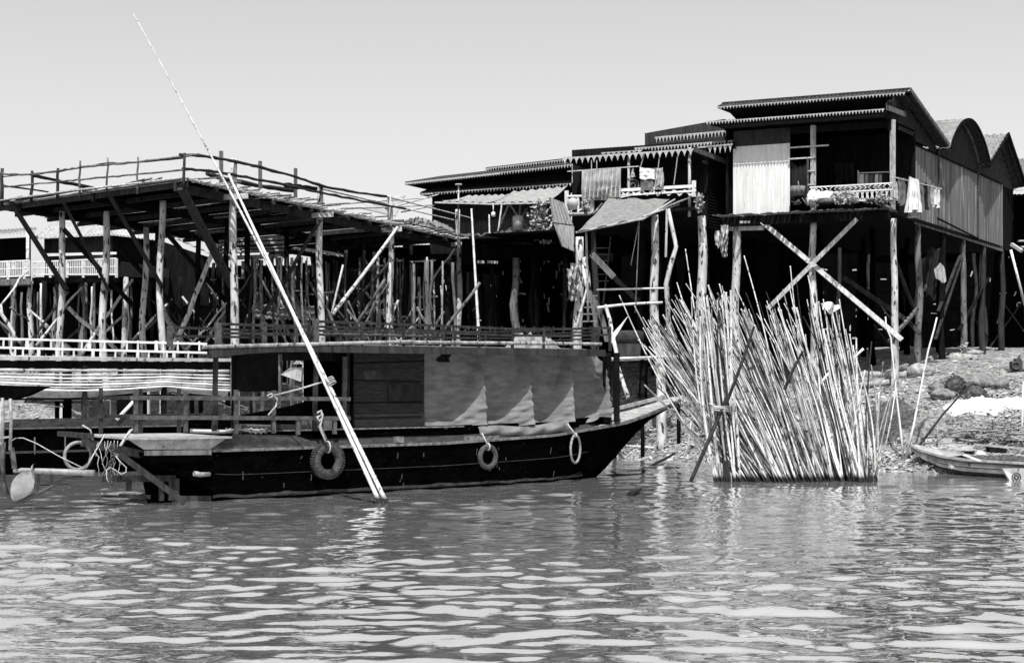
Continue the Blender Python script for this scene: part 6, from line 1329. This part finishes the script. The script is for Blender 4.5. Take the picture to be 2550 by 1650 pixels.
    for pts, r, m, lab in (([(2250, 1142), (2245, 1090), (2232, 980), (2222, 880), (2218, 840), (2207, 815), (2205, 788)], .032, 'bamboo', 'tall crooked pale stake in the bank, left of the two tall stakes'), ([(2254, 1145), (2275, 1060), (2300, 930), (2312, 870), (2326, 820), (2333, 790)], .036, 'bamboo', 'tall pale stake leaning right in the bank beside the crooked one'), ([(2262, 1142), (2300, 1095), (2345, 1035), (2390, 985), (2425, 952)], .04, 'bamboo_dark', 'dark stick leaning right across the bank above the small boat'), ([(2180, 1118), (2186, 1040), (2190, 975)], .04, 'bamboo_old', 'short pale stake beside the right end of the stack'), ([(2543, 1110), (2546, 1040), (2549, 950)], .04, 'bamboo', 'pale stake at the right edge behind the cut sticks'), ([(1711, 1140), (1716, 1090), (1722, 1045)], .025, 'bamboo_old', 'thin stake on the muddy shore between bow and stack'), ([(2335, 1112), (2334, 1060), (2332, 1050)], .02, 'bamboo_old', 'small stake tied with cord in the bow of the small boat'), ([(2520, 1045), (2545, 1075)], .025, 'bamboo_old', 'thin stick leaning over the cut stick pile')):
        a = on(*pts[0]); Y = a.y; b = MB(); b.tube([P(x, y, Y+.0*i) for i, (x, y) in enumerate(pts)], [r*(1-.5*i/len(pts)) for i in range(len(pts))], 7); tag(b.build('stake', m), lab, 'stake')
    b = MB(); b.post(V((3.6, 40.5, -.15)), P(1680, 1128, 45.2), .05, .04, rr, 7, .02); tag(b.build('sunken_pole', 'bamboo_dark'), 'dark pole lying from the water below the bow to the shore', 'pole')
    b = MB(); b.tube([on(1555, 1117)+V((0, 0, .1)), on(1628, 1124)+V((0, 0, .1))], .04, 6); tag(b.build('shore_stick', 'bamboo_old'), 'pale stick lying on the shore behind the bow', 'stick')
    b = MB(); a = G(1568, 1229, .03); c = G(1588, 1222, .05); b.post(a+V((0, 0, -.02)), c+V((0.03, 0, .05)), .07, .07, rr, 9, .0); tag(b.build('floating_log', 'post_dim'), 'short log floating on the water below the bow', 'log')
bank()
# ================================================================== small boat on the right
def small_boat():
    rr = random.Random(121)
    bow = P(2262, 1108, 39.6); st = P(2640, 1168, 35.6)
    d = V((st.x-bow.x, st.y-bow.y)); Lb = d.length; f = Frame((bow.x, bow.y), d, (-d.normalized().y*-1*-1, d.normalized().x))
    if f.v.x < 0: f.v = -f.v
    root = thing('rowing_boat', 'small weathered wooden boat with painted star, drawn up at the bank on the right', 'boat', V((bow.x, bow.y, 0)))
    hb = [(0, .05), (.4, .3), (1, .5), (2, .62), (3.5, .66), (9, .62)]; zg = [(0, .74), (.5, .58), (1.2, .47), (2.2, .42), (9, .42)]; zk = [(0, .62), (.5, .2), (1, .0), (1.8, -.1), (9, -.12)]
    C0 = .5; vs = []; ts = [0, .2, .45, .8, 1.2, 1.8, 2.5, 3.2, 4, 4.8, 5.4]; K = 6
    for t in ts:
        ring = []
        for q in range(K):
            e = q/(K-1); b = interp(t, hb)*(1-.75*e**2.2); z = lerp(interp(t, zg), interp(t, zk), e**.8); ring.append((b, z))
        for b, z in [(-b, z) for b, z in ring]+[(b, z) for b, z in ring[::-1]]: vs.append(f.w(t, C0*min(1, .3+t)+b, z))
    n = 2*K; fs = [(i*n+k, i*n+k+1, (i+1)*n+k+1, (i+1)*n+k) for i in range(len(ts)-1) for k in range(n-1)]
    q = MB(); q.add(vs, fs); o = q.build('hull', 'grey_wood', root); sm = o.modifiers.new('thickness', 'SOLIDIFY'); sm.thickness = .03
    def run(e, nm, m, w_, h_, out=.02):
        for sd in (-1, 1):
            q = MB(); pr = None
            for i in range(28):
                t = lerp(.03, 5.35, i/27); b = interp(t, hb)*(1-.75*e**2.2)+out; z = lerp(interp(t, zg), interp(t, zk), e**.8); p = f.w(t, C0*min(1, .3+t)+sd*b, z)
                if pr: q.beam(pr, p, w_, h_)
                pr = p
            q.build(nm, m, root)
    run(0, 'gunwale', 'deck_pale', .07, .06); run(.18, 'painted_band', 'sheet_grey', .015, .1, .022); run(.42, 'painted_band', 'deck_pale', .015, .09, .026); run(.62, 'painted_band', 'brown_wood', .015, .06, .024)
    q = MB(); vs = []
    for t in (.05, .3, .7, 1.1, 1.4): b = interp(t, hb)-.02; c = C0*min(1, .3+t); vs += [f.w(t, c-b, interp(t, zg)+.01), f.w(t, c, interp(t, zg)+.04), f.w(t, c+b, interp(t, zg)+.01)]
    q.add(vs, [(i*3+k, i*3+k+1, i*3+k+4, i*3+k+3) for i in range(4) for k in range(2)]); q.build('foredeck', 'deck_pale', root)
    for t in (1.9, 2.9, 3.9):
        q = MB(); q.beam(f.w(t, C0-.6, .38), f.w(t, C0+.6, .38), .18, .03, up=(0, 0, 1)); q.build('thwart', 'deck_pale', root)
    q = MB(); c = P(2352, 1156, 38.25); 
    t, z = f.sz(2352, 1155, 0) if 0 else (0, 0)
    tc = 1.55; e = .36; b = interp(tc, hb)*(1-.75*e**2.2)+.05; z = lerp(interp(tc, zg), interp(tc, zk), e**.8); c = f.w(tc, C0-b, z); pts = []
    for i in range(16):
        a = 6.283*i/16; r = .16 if i % 2 == 0 else .03; pts.append(c+V((f.u.x, f.u.y, 0))*r*math.cos(a)+V((0, 0, 1))*r*.55*math.sin(a))
    q.poly(pts, V((-f.v.x*.01, -f.v.y*.01, 0))); q.build('painted_star', 'white_paint', root)
    q = MB(); q.poly([P(2497, 1166, 36.3), P(2560, 1166, 36.0), P(2560, 1204, 36.0), P(2518, 1201, 36.1)], V((0, .12, 0))); q.build('motor_board', 'sheet_pale', root)
    q = MB(); q.torus(P(2531, 1188, 35.95), V((.1, -1, 0)), .11, .02, 20, 6); q.torus(P(2531, 1188, 35.95), V((.1, -1, 0)), .05, .03, 14, 6); q.build('motor_ring', 'trim_grey', root)
    def lay(name, m, lab, cat, a, b, w_, h_): 
        q = MB(); q.beam(a, b, w_, h_); tag(q.build(name, m), lab, cat)
    lay('paddle', 'bamboo', 'pale paddle lying across the small wooden boat', 'paddle', P(2400, 1132, 37.6), P(2440, 1147, 37.1), .1, .03)
    b = MB()
    for i in range(6): b.blob(f.w(2.2+i*.32, C0+rr.uniform(-.25, .2), .42), (.3, .25, .12), rr, .6)
    tag(b.build('fishing_net', 'net'), 'dark fishing net piled inside the small wooden boat', 'net')
    # the pale boat behind it
    root = thing('rowing_boat', 'pale upturned prow of a second small boat behind the painted one', 'boat', P(2340, 1120, 40.5))
    q = MB(); q.poly([P(2300, 1086, 41), P(2362, 1083, 40.6), P(2372, 1098, 40.2), P(2395, 1106, 39.6), P(2425, 1108, 39.2), P(2430, 1122, 39.0), P(2310, 1122, 40.2)], V((.1, .5, -.1))); q.build('hull', 'deck_pale', root)
    q = MB(); q.beam(P(2300, 1086, 40.9), P(2362, 1083, 40.5), .05, .04); q.beam(P(2425, 1106, 39.1), P(2600, 1120, 38.2), .06, .05); q.build('gunwale', 'sheet_pale', root)
    q = MB(); q.poly([P(2463, 1112, 38.9), P(2510, 1117, 38.6), P(2505, 1128, 38.6), P(2465, 1126, 38.8)], V((0, .3, 0))); q.build('hatch', 'dark_wood', root)
small_boat()
